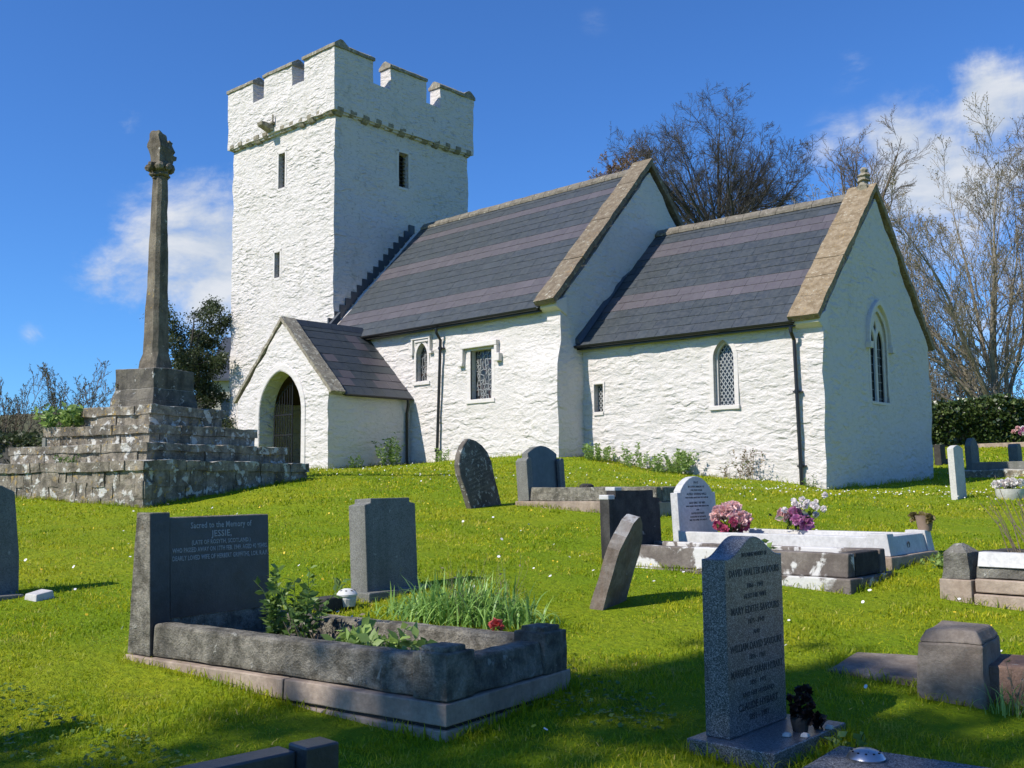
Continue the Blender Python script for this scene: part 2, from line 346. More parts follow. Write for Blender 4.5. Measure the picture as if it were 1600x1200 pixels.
M['paint_blotch']=m_stone('kerb_with_white_blotches',(0.1155,0.09625,0.0847),(0.2079,0.1809,0.1578),5.,((0.6006,0.5929,0.5698),.40),None,.01,lscale=4.2,stain=((0.0385,0.03465,0.0308),.5))
M['bollard']=m_stone('cut_block',(0.1463,0.1193,0.09625),(0.2387,0.2041,0.1694),7.,((0.385,0.3696,0.3311),.05),((0.3465,0.1694,0.0462),-.05),.012)
M['black']=m_plain('black_paint',(0.00924,0.00924,0.01001),.35,0.,.3)
M['iron']=m_plain('wrought_iron',(0.0154,0.0154,0.01694),.5,.3)
M['lead']=m_plain('lead_flashing',(0.05775,0.06545,0.077),.5,.2,.3,5.)
M['lead_came']=m_plain('lead_came',(0.3234,0.3311,0.3311),.5,.2)
M['louvre']=m_plain('louvre_slat',(0.01694,0.0154,0.01386),.8)
M['dark']=m_plain('painted_void',(0.0077,0.0077,0.0077),.9)  # near-black colour standing in for unlit gaps and holes
M['wood']=m_plain('dark_oak',(0.05775,0.03465,0.02156),.7,0.,.4,9.,.004)
M['cream']=m_plain('cream_plaster',(0.4235,0.4004,0.3465),.9,0.,.1,4.)
def _glass():
    m,t,b,_=newmat('leaded_glass'); p=t.pos(); v=t.voronoi(p,11.,'F1',1.,'Color'); n=t.n('ShaderNodeSeparateColor'); t.set(n,0,v)
    c=t.ramp(n.outputs[0],[(0.,(0.0077,0.00924,0.01232)),(.6,(0.0154,0.01848,0.0231)),(1.,(0.03465,0.0385,0.04235))]); t.set(b,'Base Color',c); t.set(b,'Roughness',.12); t.set(b,'Specular IOR Level',.45)
    bump(t,b,t.noise(p,7.,2.),.01,.5); return m
M['glass']=_glass()
def _stained():
    m,t,b,_=newmat('stained_glass'); p=t.pos(); v=t.voronoi(p,13.,'F1',1.,'Color'); n=t.n('ShaderNodeSeparateColor'); t.set(n,0,v)
    c=t.ramp(n.outputs[0],[(0.,(0.0154,0.01925,0.0231)),(.35,(0.0539,0.05775,0.0616)),(.6,(0.0462,0.02695,0.0231)),(.8,(0.077,0.077,0.077)),(1.,(0.0231,0.0308,0.0462))],'CONSTANT'); t.set(b,'Base Color',c); t.set(b,'Roughness',.25); return m
M['stained']=_stained()
M['soil']=m_plain('grave_gravel',(0.1001,0.08855,0.07315),.95,0.,.6,60.,.03)
M['letter_light']=m_plain('pale_lettering',(0.3234,0.3311,0.3311),.7)
M['letter_dark']=m_plain('dark_lettering',(0.02033,0.02033,0.02372),.6)
M['letter_grey']=m_plain('lead_lettering',(0.077,0.077,0.08085),.6)
M['terracotta']=m_plain('clay_pot',(0.2156,0.154,0.1078),.9,0.,.3,20.)
M['alu']=m_plain('bright_metal',(0.4774,0.4928,0.5236),.28,.9)
M['enamel']=m_plain('white_enamel',(0.5544,0.5544,0.539),.5)
M['bark']=m_stone('bark_dark',(0.04774,0.04466,0.04081),(0.09625,0.09086,0.08316),3.,((0.1386,0.154,0.0924),.1),None,.03)
M['bark_pale']=m_stone('bark_pale',(0.2029,0.173,0.1373),(0.3461,0.3103,0.2506),2.,((0.3581,0.3819,0.2626),.12),None,.02)
M['twig_brown']=m_stone('twig_brown',(0.1228,0.0949,0.07257),(0.201,0.1618,0.1228),3.,None,None,.01)
M['dry']=m_leaf('dry_stalk',(0.1694,0.1309,0.0847),(0.3234,0.2695,0.1925),.1)
M['leaf_ever']=m_leaf('leaf_evergreen',(0.01386,0.03465,0.00924),(0.0539,0.1001,0.02695),.2)
M['leaf_olive']=m_leaf('leaf_olive',(0.0231,0.0385,0.01386),(0.077,0.09625,0.0385),.2)
M['leaf_ivy']=m_leaf('leaf_ivy',(0.01386,0.03234,0.0077),(0.06545,0.1001,0.02695),.12,.35,.5,(0.1155,0.1463,0.0462))
M['leaf_bush']=m_leaf('leaf_bush',(0.03638,0.08316,0.01559),(0.1351,0.2287,0.05198),.35,.45,.4,(0.2287,0.3119,0.08316))
M['leaf_pale']=m_leaf('leaf_pale',(0.1155,0.1963,0.04043),(0.3003,0.4158,0.1155),.35)
M['leaf_red']=m_leaf('leaf_reddish',(0.1078,0.0693,0.0462),(0.231,0.1694,0.1001),.2,.5,.3,(0.1232,0.1848,0.0462))
M['leaf_bud']=m_leaf('leaf_buds',(0.1232,0.0924,0.0308),(0.2618,0.2156,0.0847),.3)
M['bud_orange']=m_leaf('orange_buds',(0.154,0.0847,0.0462),(0.2772,0.1771,0.1001),.3)
M['blade']=m_leaf('daffodil_leaf',(0.1213,0.2425,0.0539),(0.3234,0.4986,0.1213),.3,.4,.4)
M['petal_pink']=m_leaf('petal_pink',(0.6445,0.2911,0.3119),(0.8836,0.6445,0.6029),.3,.6,.2)
M['petal_magenta']=m_leaf('petal_magenta',(0.3465,0.0308,0.1078),(0.539,0.1386,0.231),.3,.6,.2)
M['petal_mauve']=m_leaf('petal_mauve',(0.3234,0.07392,0.231),(0.5729,0.2772,0.4435),.3,.6,.2)
M['petal_white']=m_leaf('petal_white',(0.7277,0.6445,0.6237),(0.8836,0.8524,0.8108),.3,.6,.2)
M['petal_red']=m_leaf('petal_red',(0.4235,0.0385,0.0385),(0.616,0.1694,0.1386),.3,.6,.2)
M['dead']=m_leaf('dead_flower',(0.00462,0.00308,0.00385),(0.01694,0.01078,0.01155),.02)
M['daisy']=m_plain('daisy_white',(0.6545,0.6545,0.6391),.6,0.,.02)
M['dandelion']=m_plain('dandelion_yellow',(0.6006,0.4235,0.0154),.6,0.,.1)
def _grass():
    m,t,b,o=newmat('grass_blades'); a=t.n('ShaderNodeAttribute',attribute_name='var'); f=a.outputs['Fac']; p=t.pos()
    c=t.ramp(f,[(0.,(0.144,0.1984,0.00616)),(.4,(0.3434,0.3867,0.0077)),(.75,(0.5316,0.5158,0.01694)),(.92,(0.6424,0.5356,0.0693)),(1.,(0.731,0.5454,0.2002))])
    n=t.noise(p,.55,4.,.6); c=t.mix(t.maprange(n,.35,.7,0.,.5),c,(0.4466,0.4158,0.0231)); n3=t.noise(p,3.1,5.,.65); c=t.mix(t.maprange(n3,.54,.70,0.,.75),c,(0.4774,0.4004,0.1232)); n2=t.noise(p,1.9,4.,.6); n4=t.noise(p,6.5,4.,.65); c=t.mix(t.maprange(n4,.52,.66,0.,.5),c,(.10,.17,.010)); c=t.mix(t.maprange(n2,.44,.64,0.,.8),c,(0.1463,0.2618,0.00924))
    t.set(b,'Base Color',c); t.set(b,'Roughness',.5); t.set(b,'Specular IOR Level',.25)
    tr=t.n('ShaderNodeBsdfTranslucent'); t.set(tr,0,t.mix(.4,c,(0.462,0.5236,0.0154)))
    mx=t.n('ShaderNodeMixShader'); t.set(mx,0,.45); t.nt.links.new(b.outputs[0],mx.inputs[1]); t.nt.links.new(tr.outputs[0],mx.inputs[2]); t.nt.links.new(mx.outputs[0],o.inputs[0]); return m
M['grass']=_grass()
def _lawn():
    m,t,b,_=newmat('lawn_ground'); p=t.pos(); n=t.noise(p,.55,4.,.6); n2=t.noise(p,18.,6.,.7)
    c=t.mix(t.maprange(n,.35,.7),(0.1848,0.2772,0.0077),(0.3234,0.3542,0.0154)); c=t.mix(t.maprange(n2,.3,.7,0.,.7),c,(0.1155,0.1848,0.0077)); t.set(b,'Base Color',c); t.set(b,'Roughness',.9); t.set(b,'Specular IOR Level',.1)
    bump(t,b,n2,.05); return m
M['lawn']=_lawn()

# ------------------------------------------------------------------ ground
CP=np.array([(-1.09,-1.03,-1.5),(-.36,-.34,-1.5),(.44,.41,-1.5),(1.17,1.1,-1.5),(-3.69,.64,-1.21),(-2.6,1.67,-1.21),(-1.4,2.8,-1.21),(-.31,3.83,-1.21),(-7.39,1.29,-.93),(-5.2,3.34,-.93),(-2.8,5.6,-.93),(-.62,7.66,-.93),(-11.08,1.93,-.65),(-7.81,5.01,-.65),(-4.2,8.4,-.65),(-.92,11.49,-.65),(-14.16,2.46,-.41),(-9.97,6.4,-.41),(-5.37,10.74,-.41),(-1.18,14.68,-.46),(-14.01,4.67,-.25),(-12.33,6.25,-.27),(-8.91,9.47,-.27),(-5.67,16.09,-.23),(-2.7,16.,-.3),(4.11,-4.37,-1.9),(-1.71,-9.85,-2.),(9.94,1.11,-1.9),(6.68,10.41,-1.4),(-10.8,-6.04,-1.4),(1.97,18.33,-.4),(-19.79,.6,-.3),(-13.25,9.43,.12),(-21.97,16.23,.44),(-26.4,16.2,.45),(-20.7,19.,.6),(-16.3,19.,.66),(-16.2,19.8,.66),(-14.5,20.,.36),(-12.9,20.05,.13),(-10.5,20.2,-.06),(-9.96,20.26,-.17),(-10.4,27.3,.05),(-32.,19.,.6),(-33.,27.,.6),(-16.,28.,.4),(-19.5,15.5,.36),(-24.5,13.,.3),(-8.78,13.71,-.12),(-9.42,15.85,-.15),(-7.62,28.53,.22),(-8.91,32.81,.55),(-10.92,36.41,.85),(-13.49,44.98,1.5),(-5.48,52.52,1.5),(-19.27,64.25,1.6),(-41.12,43.7,1.4),(-62.97,23.14,.8),(-42.19,8.36,-.2),(-43.95,20.44,.3),(-17.98,106.66,2.5),(-105.37,24.43,0.),(8.14,35.12,0.),(-35.55,-5.99,-.5),(32.77,30.84,-1.5),(-32.77,-30.84,-2.),(20.56,-21.85,-3.),(49.69,5.56,-3.),(-8.57,-49.26,-3.),(-89.09,94.68,2.),(-16.26,163.2,2.),(-161.91,26.15,0.)])
def _rbf():
    n=len(CP); D=np.linalg.norm(CP[:,None,:2]-CP[None,:,:2],axis=2); A=np.zeros((n+3,n+3))
    A[:n,:n]=np.sqrt(D*D+2.25)-.02*np.eye(n); A[:n,n]=1; A[:n,n+1:]=CP[:,:2]; A[n,:n]=1; A[n+1:,:n]=CP[:,:2].T
    b=np.zeros(n+3); b[:n]=CP[:,2]; return np.linalg.solve(A,b)
WR=_rbf()
def gz(x,y):
    x=np.asarray(x,float); y=np.asarray(y,float); n=len(CP); r=np.zeros(np.broadcast(x,y).shape)
    for i in range(n): r=r+WR[i]*np.sqrt((x-CP[i,0])**2+(y-CP[i,1])**2+2.25)
    r=r+WR[n]+WR[n+1]*x+WR[n+2]*y
    d=np.hypot(x+10,y-15); w=np.clip((140-d)/80,0,1); w=w*w*(3-2*w)
    return r*w+(1-w)*.6
def g1(x,y): return float(gz(x,y))
def make_ground():
    k=4.6; s=np.sinh(np.linspace(-k,k,260))/math.sinh(k)*900
    X,Y=np.meshgrid(s-7,s+8); Z=gz(X,Y); P=np.stack([X.ravel(),Y.ravel(),np.zeros(X.size)],1)
    near=np.clip((35-np.hypot(X+7,Y-8))/10,0,1).ravel()
    Z=Z.ravel()+near*(vn(P,1.3,3)*.030+vn(P,3.6,4)*.012)
    n=260; i=np.arange(n*n).reshape(n,n); F=np.stack([i[:-1,:-1],i[:-1,1:],i[1:,1:],i[1:,:-1]],-1).reshape(-1,4)
    V=np.stack([X.ravel(),Y.ravel(),Z],1)
    tag(npmesh('ground',V,F,M['lawn'],smooth=True),kind='structure')
make_ground()

# ------------------------------------------------------------------ the church
church=tag(empty('church',(-16.28,19.08,.4)),'whitewashed stone church with battlemented west tower, striped slate roofs and gabled porch','church')
CHO=Vector((-16.28,19.08,.4))
def cb(mb,name,mat,parent=None,frame=None,**k):
    """world-space (or tower/chancel-space) builder to a child of the church"""
    if frame: xf(mb,frame[0],frame[1])
    mb.v=[tuple(Vector(p)-CHO) for p in mb.v]
    o=mb.build(name,mat,None,**k); o.parent=parent or church
    return o
TF=((-26.278,19.601,0),.029); KF=((-16.28,19.881,0),.06)
NYS,NYR,NEZ,NRZ=19.08,23.04,4.60,8.78
NXW,NXE=-26.6,-16.28
def ccut(mb,frame=None):
    if frame: xf(mb,frame[0],frame[1])
    mb.v=[tuple(Vector(p)-CHO) for p in mb.v]
    o=cutter(mb); o.parent=church; return o

# --- tower -----------------------------------------------------------
TW,TD,TPZ,TTZ=5.83,6.22,12.18,14.33
b=MB(); b.box(-TW,0,0,TD,-.5,TPZ+.1)
tower=cb(b,'tower',M['white_tower'],frame=TF,res=(.2,.2,.2),amp=.034,nscale=2.6,fine=(7.,.012))
cs=[]
for (x0,x1,z0,z1) in ((-3.06,-2.70,10.2,11.42),(-3.22,-2.93,7.10,7.98)):
    m=MB(); m.box(x0,x1,-.3,.32,z0,z1); cs.append(ccut(m,TF))
m=MB(); m.box(-.3,.3,2.80,3.24,10.28,11.50); cs.append(ccut(m,TF))
cut(tower,cs,30)
# parapet
j=.165
b=MB(); b.box(-TW-j,j,-j,TD+j,TPZ,TTZ)
par=cb(b,'parapet',M['white_tower'],tower,TF,res=(.2,.2,.2),amp=.03,nscale=2.6,seed=3,fine=(7.,.012))
cs=[]; m=MB(); m.box(-TW-j+.52,j-.52,-j+.52,TD+j-.52,13.0,16); cs.append(ccut(m,TF))
SX=((-4.43,-3.76),(-2.14,-1.47)); EY=((1.48,2.26),(3.94,4.64))
for x0,x1 in SX:
    m=MB(); m.box(x0,x1,-1.,.9,13.58,16); cs.append(ccut(m,TF)); m=MB(); m.box(x0,x1,TD-.9,TD+1,13.58,16); cs.append(ccut(m,TF))
for y0,y1 in EY:
    m=MB(); m.box(-.9,1.,y0,y1,13.53,16); cs.append(ccut(m,TF)); m=MB(); m.box(-TW-1,-TW+.9,y0,y1,13.53,16); cs.append(ccut(m,TF))
cut(par,cs,30)
def saddle(mb,axis,a0,a1,c0,c1,z):
    e=.055; mid=(c0+c1)/2
    pts=[(c0-e,z-.03),(c0-e,z+.075),(mid-.05,z+.245),(mid+.05,z+.245),(c1+e,z+.075),(c1+e,z-.03)]
    mb.prism(pts,axis,a0,a1)
def cap(axis,a0,a1,c0,c1):
    m=MB(); saddle(m,axis,a0-.05,a1+.05,c0,c1,TTZ); cb(m,'coping',M['cap'],tower,TF,bevel=.012,res=.16,amp=.014,nscale=5.)
ys=((-j,-j+.52),(TD+j-.52,TD+j)); xs=((-TW-j,-TW-j+.52),(j-.52,j))
sx=[(-TW-j,-4.43),(-3.76,-2.14),(-1.47,j)]; ey=[(-j,1.48),(2.26,3.94),(4.64,TD+j)]
for c in ys:
    for a in sx: cap('x',a[0],a[1],*c)
for c in xs:
    cap('y',ey[0][0]+.52,ey[0][1],*c); cap('y',*ey[1],*c); cap('y',ey[2][0],ey[2][1]-.52,*c)
# corbel table
rnd=random.Random(4)
def corbel(cx,cy,face):
    m=MB(); w=.115+rnd.uniform(-.015,.03); h=.24+rnd.uniform(-.03,.06); p=j+.012; zt=TPZ+.14
    pr=[(0,zt-h),(p*.55,zt-h+.03),(p,zt-.12),(p,zt),(0,zt)]
    if face=='S': m.prism([(cy-a,z) for a,z in pr],'x',cx-w,cx+w)
    if face=='N': m.prism([(cy+a,z) for a,z in pr],'x',cx-w,cx+w)
    if face=='E': m.prism([(cx+a,z) for a,z in pr],'y',cy-w,cy+w)
    if face=='W': m.prism([(cx-a,z) for a,z in pr],'y',cy-w,cy+w)
    cb(m,'corbel',M['corbel'],tower,TF,bevel=.015,res=.12,amp=.015,nscale=8.)
for i in range(12):
    x=-TW+.12+i*(TW-.24)/11
    if abs(x+3.3)>.28: corbel(x,0,'S')
for i in range(12):
    y=.1+i*(TD-.2)/11; corbel(0,y,'E')
for i in range(11): corbel(-TW,.25+i*(TD-.5)/10,'W')
# stone string under the parapet and dark weathered joint
m=MB()
for i in range(34):
    x=-TW+.05+i*(TW-.1)/34; m.box(x,x+.13+rnd.uniform(0,.06),-j*.6,0.02,TPZ-.05+rnd.uniform(-.02,.02),TPZ+.012)
for i in range(36):
    y=.03+i*(TD-.06)/36; m.box(-.02,j*.6,y,y+.13+rnd.uniform(0,.06),TPZ-.05+rnd.uniform(-.03,.02),TPZ+.012)
cb(m,'string_course',M['white_tower'],tower,TF)
# water spout
m=MB(); m.hexa([(-3.46,-.62,12.36),(-3.18,-.62,12.36),(-3.10,.1,12.16),(-3.54,.1,12.16)],[(-3.48,-.64,12.50),(-3.16,-.64,12.50),(-3.08,.1,12.46),(-3.56,.1,12.46)])
m.box(-3.62,-3.05,-.30,.05,12.46,12.55); m.box(-3.12,-3.06,-.28,-.22,12.5,12.80)
cb(m,'water_spout',M['cap'],tower,TF,bevel=.03)
# tower openings
def louvres(axis,c0,c1,z0,z1,n,hood=True):
    w=MB()
    if axis=='S':
        fr=[(c0-.1,c0,z0-.08,z1+.1),(c1,c1+.1,z0-.08,z1+.1),(c0-.1,c1+.1,z1,z1+.14),(c0-.1,c1+.1,z0-.1,z0)]
        for x0,x1,a,bb in fr: w.box(x0,x1,-.012,.06,a,bb)
    else:
        fr=[(c0-.1,c0,z0-.08,z1+.1),(c1,c1+.1,z0-.08,z1+.1),(c0-.1,c1+.1,z1,z1+.14),(c0-.1,c1+.1,z0-.1,z0)]
        for x0,x1,a,bb in fr: w.box(-.06,.012,x0,x1,a,bb)
    win=cb(w,'window',M['white_smooth'],None,TF,bevel=.02)
    s=MB(); d=(z1-z0)/n
    for i in range(n):
        z=z0+i*d
        if axis=='S': s.hexa([(c0,.17,z-.01),(c1,.17,z-.01),(c1,.25,z+.045),(c0,.25,z+.045)],[(c0,.17,z+.012),(c1,.17,z+.012),(c1,.25,z+.062),(c0,.25,z+.062)])
        else: s.hexa([(-.17,c0,z-.01),(-.17,c1,z-.01),(-.25,c1,z+.045),(-.25,c0,z+.045)],[(-.17,c0,z+.012),(-.17,c1,z+.012),(-.25,c1,z+.062),(-.25,c0,z+.062)])
    l=cb(s,'louvre',M['louvre'],win,TF)
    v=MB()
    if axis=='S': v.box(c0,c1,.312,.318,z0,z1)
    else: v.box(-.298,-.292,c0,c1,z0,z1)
    cb(v,'dark_backing',M['dark'],win,TF)  # black sheet painted for the unlit space behind the slats
louvres('S',-3.06,-2.70,10.2,11.42,9); louvres('S',-3.22,-2.93,7.10,7.98,6); louvres('E',2.80,3.24,10.28,11.50,9)

# --- nave ------------------------------------------------------------
def house(y0,yr,y1,ez,rz,x0,x1,zb): return [(y0,zb),(y0,ez),(yr,rz),(y1,ez),(y1,zb)],x0,x1
b=MB(); pts,xa,xb=house(NYS,NYR,2*NYR-NYS,NEZ-.10,NRZ-.10,NXW,NXE,-.4); b.prism(pts,'x',xa,xb)
me_res=dict(res=(.22,.22,.2),amp=.03,nscale=2.3,seed=11,fine=(6.5,.012))
nave=cb(b,'nave_wall',M['white'],**me_res)
# thickened lower east corner of the nave
for v in nave.data.vertices:
    p=v.co+CHO
    k=max(0,min(1,(3.55-p.z)/.7)); k=k*k*(3-2*k)
    if p.x>-18.0 and p.y<20.2: v.co.y-=.20*k*max(0,min(1,(p.x+18.0)/1.2)); 
    if p.x>-17 and p.y<21: v.co.x+=.05*k
cs=[]
def win_cut(pts,y0,y1,frame=None,axis='y'):
    m=MB(); m.prism(pts,axis,y0,y1); cs.append(ccut(m,frame))
W1=(-21.44,.235,2.92,3.62,4.0)
win_cut(arch(*W1,6),NYS-.5,NYS+.24)
win_cut([(-19.47,2.26),(-18.68,2.26),(-18.68,3.58),(-19.47,3.58)],NYS-.5,NYS+.26)
cut(nave,cs,30)
def pane_lattice(win,outline_fn,y,mat,x0,x1,z0,z1,dx,dz,frame=None,axis='y',wob=0.,th=.011,came='lead_came'):
    p=MB(); p.prism(outline_fn,axis,y,y+.008); cb(p,'pane',mat,win,frame)
    l=MB(); rr=random.Random(int(x0*100)); ys=y-.012
    def seg(a,bb):
        d=Vector((bb[0]-a[0],bb[1]-a[1])); L=d.length
        if L<1e-4: return
        nrm=Vector((-d.y,d.x))/L*th
        q=[(a[0]+nrm.x,a[1]+nrm.y),(bb[0]+nrm.x,bb[1]+nrm.y),(bb[0]-nrm.x,bb[1]-nrm.y),(a[0]-nrm.x,a[1]-nrm.y)]
        l.prism(q,axis,ys,ys+.008 if axis=='y' else ys+.008)
    def inside(x,z):
        n=len(outline_fn); c=False
        for i in range(n):
            xa,za=outline_fn[i]; xb,zb=outline_fn[(i+1)%n]
            if (za>z)!=(zb>z) and x<(xb-xa)*(z-za)/(zb-za)+xa: c=not c
        return c
    nx=max(1,round((x1-x0)/dx)); nz=max(1,round((z1-z0)/dz)); ddx=(x1-x0)/nx; ddz=(z1-z0)/nz
    if wob:
        P={}
        for i in range(nx+1):
            for k in range(nz+1): P[i,k]=(x0+i*ddx+(rr.uniform(-wob,wob) if 0<i<nx else 0),z0+k*ddz+(rr.uniform(-wob,wob) if 0<k<nz else 0))
        for i in range(nx+1):
            for k in range(nz+1):
                if i<nx and rr.random()<.6: seg(P[i,k],P[i+1,k])
                if k<nz and rr.random()<.85: seg(P[i,k],P[i,k+1])
                if i<nx and k<nz and rr.random()<.25: seg(P[i,k],P[i+1,k+1])
    else:
        for i in range(nx):
            for k in range(nz):
                c=(x0+(i+.5)*ddx,z0+(k+.5)*ddz)
                q=[(c[0]-ddx/2,c[1]),(c[0],c[1]+ddz/2),(c[0]+ddx/2,c[1]),(c[0],c[1]-ddz/2)]
                for e in range(4):
                    a,bb=q[e],q[(e+1)%4]; mm=((a[0]+bb[0])/2,(a[1]+bb[1])/2)
                    if inside(*mm): seg(a,bb)
    n=len(outline_fn)
    for i in range(n): seg(outline_fn[i],outline_fn[(i+1)%n])
    if l.v: cb(l,'lattice',M[came],win,frame)
def inset(pts,d):
    cx=sum(p[0] for p in pts)/len(pts); cz=sum(p[1] for p in pts)/len(pts)
    return [(p[0]+(d if p[0]<cx else -d if p[0]>cx else 0),p[1]+(d if p[1]<cz-.2 else -d if p[1]>cz+.2 else 0)) for p in pts]
# small lancet with square label
w=MB(); o_=arch(W1[0],W1[1]+.09,W1[2]-.02,W1[3],W1[4]+.10,6); i_=arch(*W1,6); w.band(o_,i_,'y',NYS-.018,NYS+.05)
w.box(W1[0]-.36,W1[0]+.36,NYS-.05,NYS+.06,W1[2]-.12,W1[2]-.02)
win=cb(w,'window',M['white_smooth'],bevel=.012)
pane_lattice(win,arch(W1[0],W1[1]+.02,W1[2],W1[3],W1[4]+.01,6),NYS+.17,M['stained'],W1[0]-.235,W1[0]+.235,2.92,3.9,.075,.11,wob=.03,th=.006)
h=MB(); h.box(-21.83,-21.03,NYS-.085,NYS+.03,4.10,4.19)
for x in(-21.83,-21.10): h.box(x,x+.07,NYS-.08,NYS+.03,3.72,4.10)
h.box(-21.90,-21.76,NYS-.085,NYS+.03,3.66,3.73); h.box(-21.10,-20.96,NYS-.085,NYS+.03,3.66,3.73)
h.box(-21.72,-21.14,NYS-.05,NYS+.03,4.02,4.10)
cb(h,'hood_mould',M['white_smooth'],win,bevel=.012)
# square window with label
w=MB(); w.box(-19.62,-18.55,NYS-.05,NYS+.20,2.15,2.26); w.box(-19.60,-19.47,NYS-.016,NYS+.05,2.26,3.6); w.box(-18.68,-18.56,NYS-.016,NYS+.05,2.26,3.6)
win=cb(w,'window',M['white_smooth'],bevel=.012)
pane_lattice(win,[(-19.48,2.25),(-18.67,2.25),(-18.67,3.59),(-19.48,3.59)],NYS+.19,M['stained'],-19.47,-18.68,2.26,3.58,.095,.13,wob=.035,th=.009)
h=MB(); h.box(-19.78,-18.40,NYS-.12,NYS+.03,3.64,3.78)
for x in(-19.78,-18.50): h.box(x,x+.10,NYS-.11,NYS+.03,3.26,3.64)
h.box(-19.86,-19.68,NYS-.13,NYS+.03,3.17,3.28); h.box(-18.46,-18.28,NYS-.15,NYS+.03,3.20,3.42)
cb(h,'hood_mould',M['white_smooth'],win,bevel=.018)

# --- roofs -----------------------------------------------------------
def slates(x0,x1,ybase,zbase,yr,zr,n,bands,seed,wm=.34,frame=None,name='roof',axis='x',mixed=0.):
    """courses of overlapping slates from eaves (ybase,zbase) to ridge (yr,zr), both slopes"""
    rg=random.Random(seed); m=MB(); L=math.hypot(yr-ybase,zr-zbase); uy,uz=(yr-ybase)/L,(zr-zbase)/L; sg=1 if uy>0 else -1; ny,nz=-uz*sg,abs(uy)
    def P(x,s,h):
        p=(ybase+uy*s+ny*h,zbase+uz*s+nz*h)
        return (x,p[0],p[1]) if axis=='x' else (p[0],x,p[1])
    m.add([P(x0,0,-.06),P(x1,0,-.06),P(x1,L,-.06),P(x0,L,-.06),P(x0,0,0),P(x1,0,0),P(x1,L,0),P(x0,L,0)],[(3,2,1,0),(4,5,6,7),(0,1,5,4),(1,2,6,5),(2,3,7,6),(3,0,4,7)],(.03,.032,.036))
    c=L/n
    for i in range(n):
        x=x0-rg.uniform(0,wm); s0,s1=i*c-(.05 if i==0 else 0),min((i+1)*c+.05,L)
        while x<x1:
            w=wm*rg.uniform(.8,1.2); a,e=max(x,x0),min(x+w-.0045,x1); x+=w
            if e-a<.03: continue
            k=rg.uniform(.92,1.09)
            pur=(i in bands) if not mixed else (i in bands and rg.random()<mixed)
            if pur: col=(.079*k,.069*k,.078*k)
            else: col=(.032*k,.040*k,.047*k*rg.uniform(.95,1.05))
            if rg.random()<.03: col=tuple(q*1.25 for q in col)
            t=rg.uniform(.006,.013); jj=rg.uniform(-.006,.006)
            m.add([P(a,s0+jj,.004),P(e,s0+jj,.004),P(a,s0+jj,t+.006),P(e,s0+jj,t+.006),P(e,s1,.004),P(a,s1,.004)],[(0,1,3,2),(2,3,4,5),(0,2,5),(1,4,3)],col)
    return m
ov=.24; sl=(NRZ-NEZ)/(NYR-NYS)
nslope=math.hypot(NYR-NYS+ov,(NYR-NYS+ov)*sl)
m=slates(NXW+.75,NXE-.50,NYS-ov,NEZ-ov*sl+.06,NYR,NRZ+.06,18,(2,3,9,10,15),5)
roof=cb(m,'roof',M['slate'])
m=slates(NXW+.75,NXE-.50,2*NYR-NYS+ov,NEZ-ov*sl+.06,NYR,NRZ+.06,18,(2,3,9,10,15),6); roofn=cb(m,'roof',M['slate'])
def ridge(x0,x1,y,z,parent,frame=None,w=.15):
    m=MB(); n=int((x1-x0)/.45)
    for i in range(n):
        a=x0+(x1-x0)*i/n; e=a+(x1-x0)/n-.012
        m.prism([(y-w,z-.17),(y-w,z-.10),(y-.03,z+.045),(y+.03,z+.045),(y+w,z-.10),(y+w,z-.17)],'x',a,e)
    return cb(m,'ridge',M['ridge'],parent,frame,bevel=.012,res=(.22,.1,.1),amp=.012,nscale=6.)
ridge(NXW+.8,NXE-.55,NYR,NRZ+.11,roof)
def coping(yb,zb,yr,zr,x0,x1,mat,frame=None,foot=.16,th=.12,lift=.10,seed=0,parent=None):
    """gable coping in separate stones up both sides"""
    for sgn in(1,-1):
        m=MB(); ybs=yb if sgn==1 else 2*yr-yb; L=math.hypot(yr-yb,zr-zb); uy,uz=(yr-ybs)/L,(zr-zb)/L; ny,nz=-abs(uz)*sgn,abs(uy)
        n=7; rg=random.Random(seed+sgn)
        for i in range(n):
            s0=-foot+(L+foot)*i/n; s1=-foot+(L+foot)*(i+1)/n-.008; e=rg.uniform(-.012,.012); hh=th+rg.uniform(-.012,.012)
            if i==n-1: s1=L
            def P(s,h): return (ybs+uy*s+ny*h,zb+uz*s+nz*h)
            q=[P(s0,lift-.02),P(s1,lift-.02),P(s1,lift+hh),P(s0,lift+hh)]
            if i==n-1: q[1]=(yr,zb+uz*L+lift/nz-.03); q[2]=(yr,zb+uz*L+(lift+hh)/nz)
            m.prism(q,'x',x0+e,x1+e)
        cb(m,'coping',mat,parent,frame,bevel=.014,res=(.14,.14,.14),amp=.016,nscale=4.,seed=seed)
coping(NYS-.10,NEZ-.10,NYR,NRZ-.02,NXE-.60,NXE+.07,M['coping_nave'],seed=1,parent=nave)
# kneeler block under the coping foot
m=MB(); m.prism([(NYS-.20,NEZ-.22),(NYS+.25,NEZ-.42),(NYS+.25,NEZ+.1),(NYS-.20,NEZ-.10)],'x',NXE-.56,NXE+.03); cb(m,'kneeler',M['white_smooth'],nave,bevel=.02)
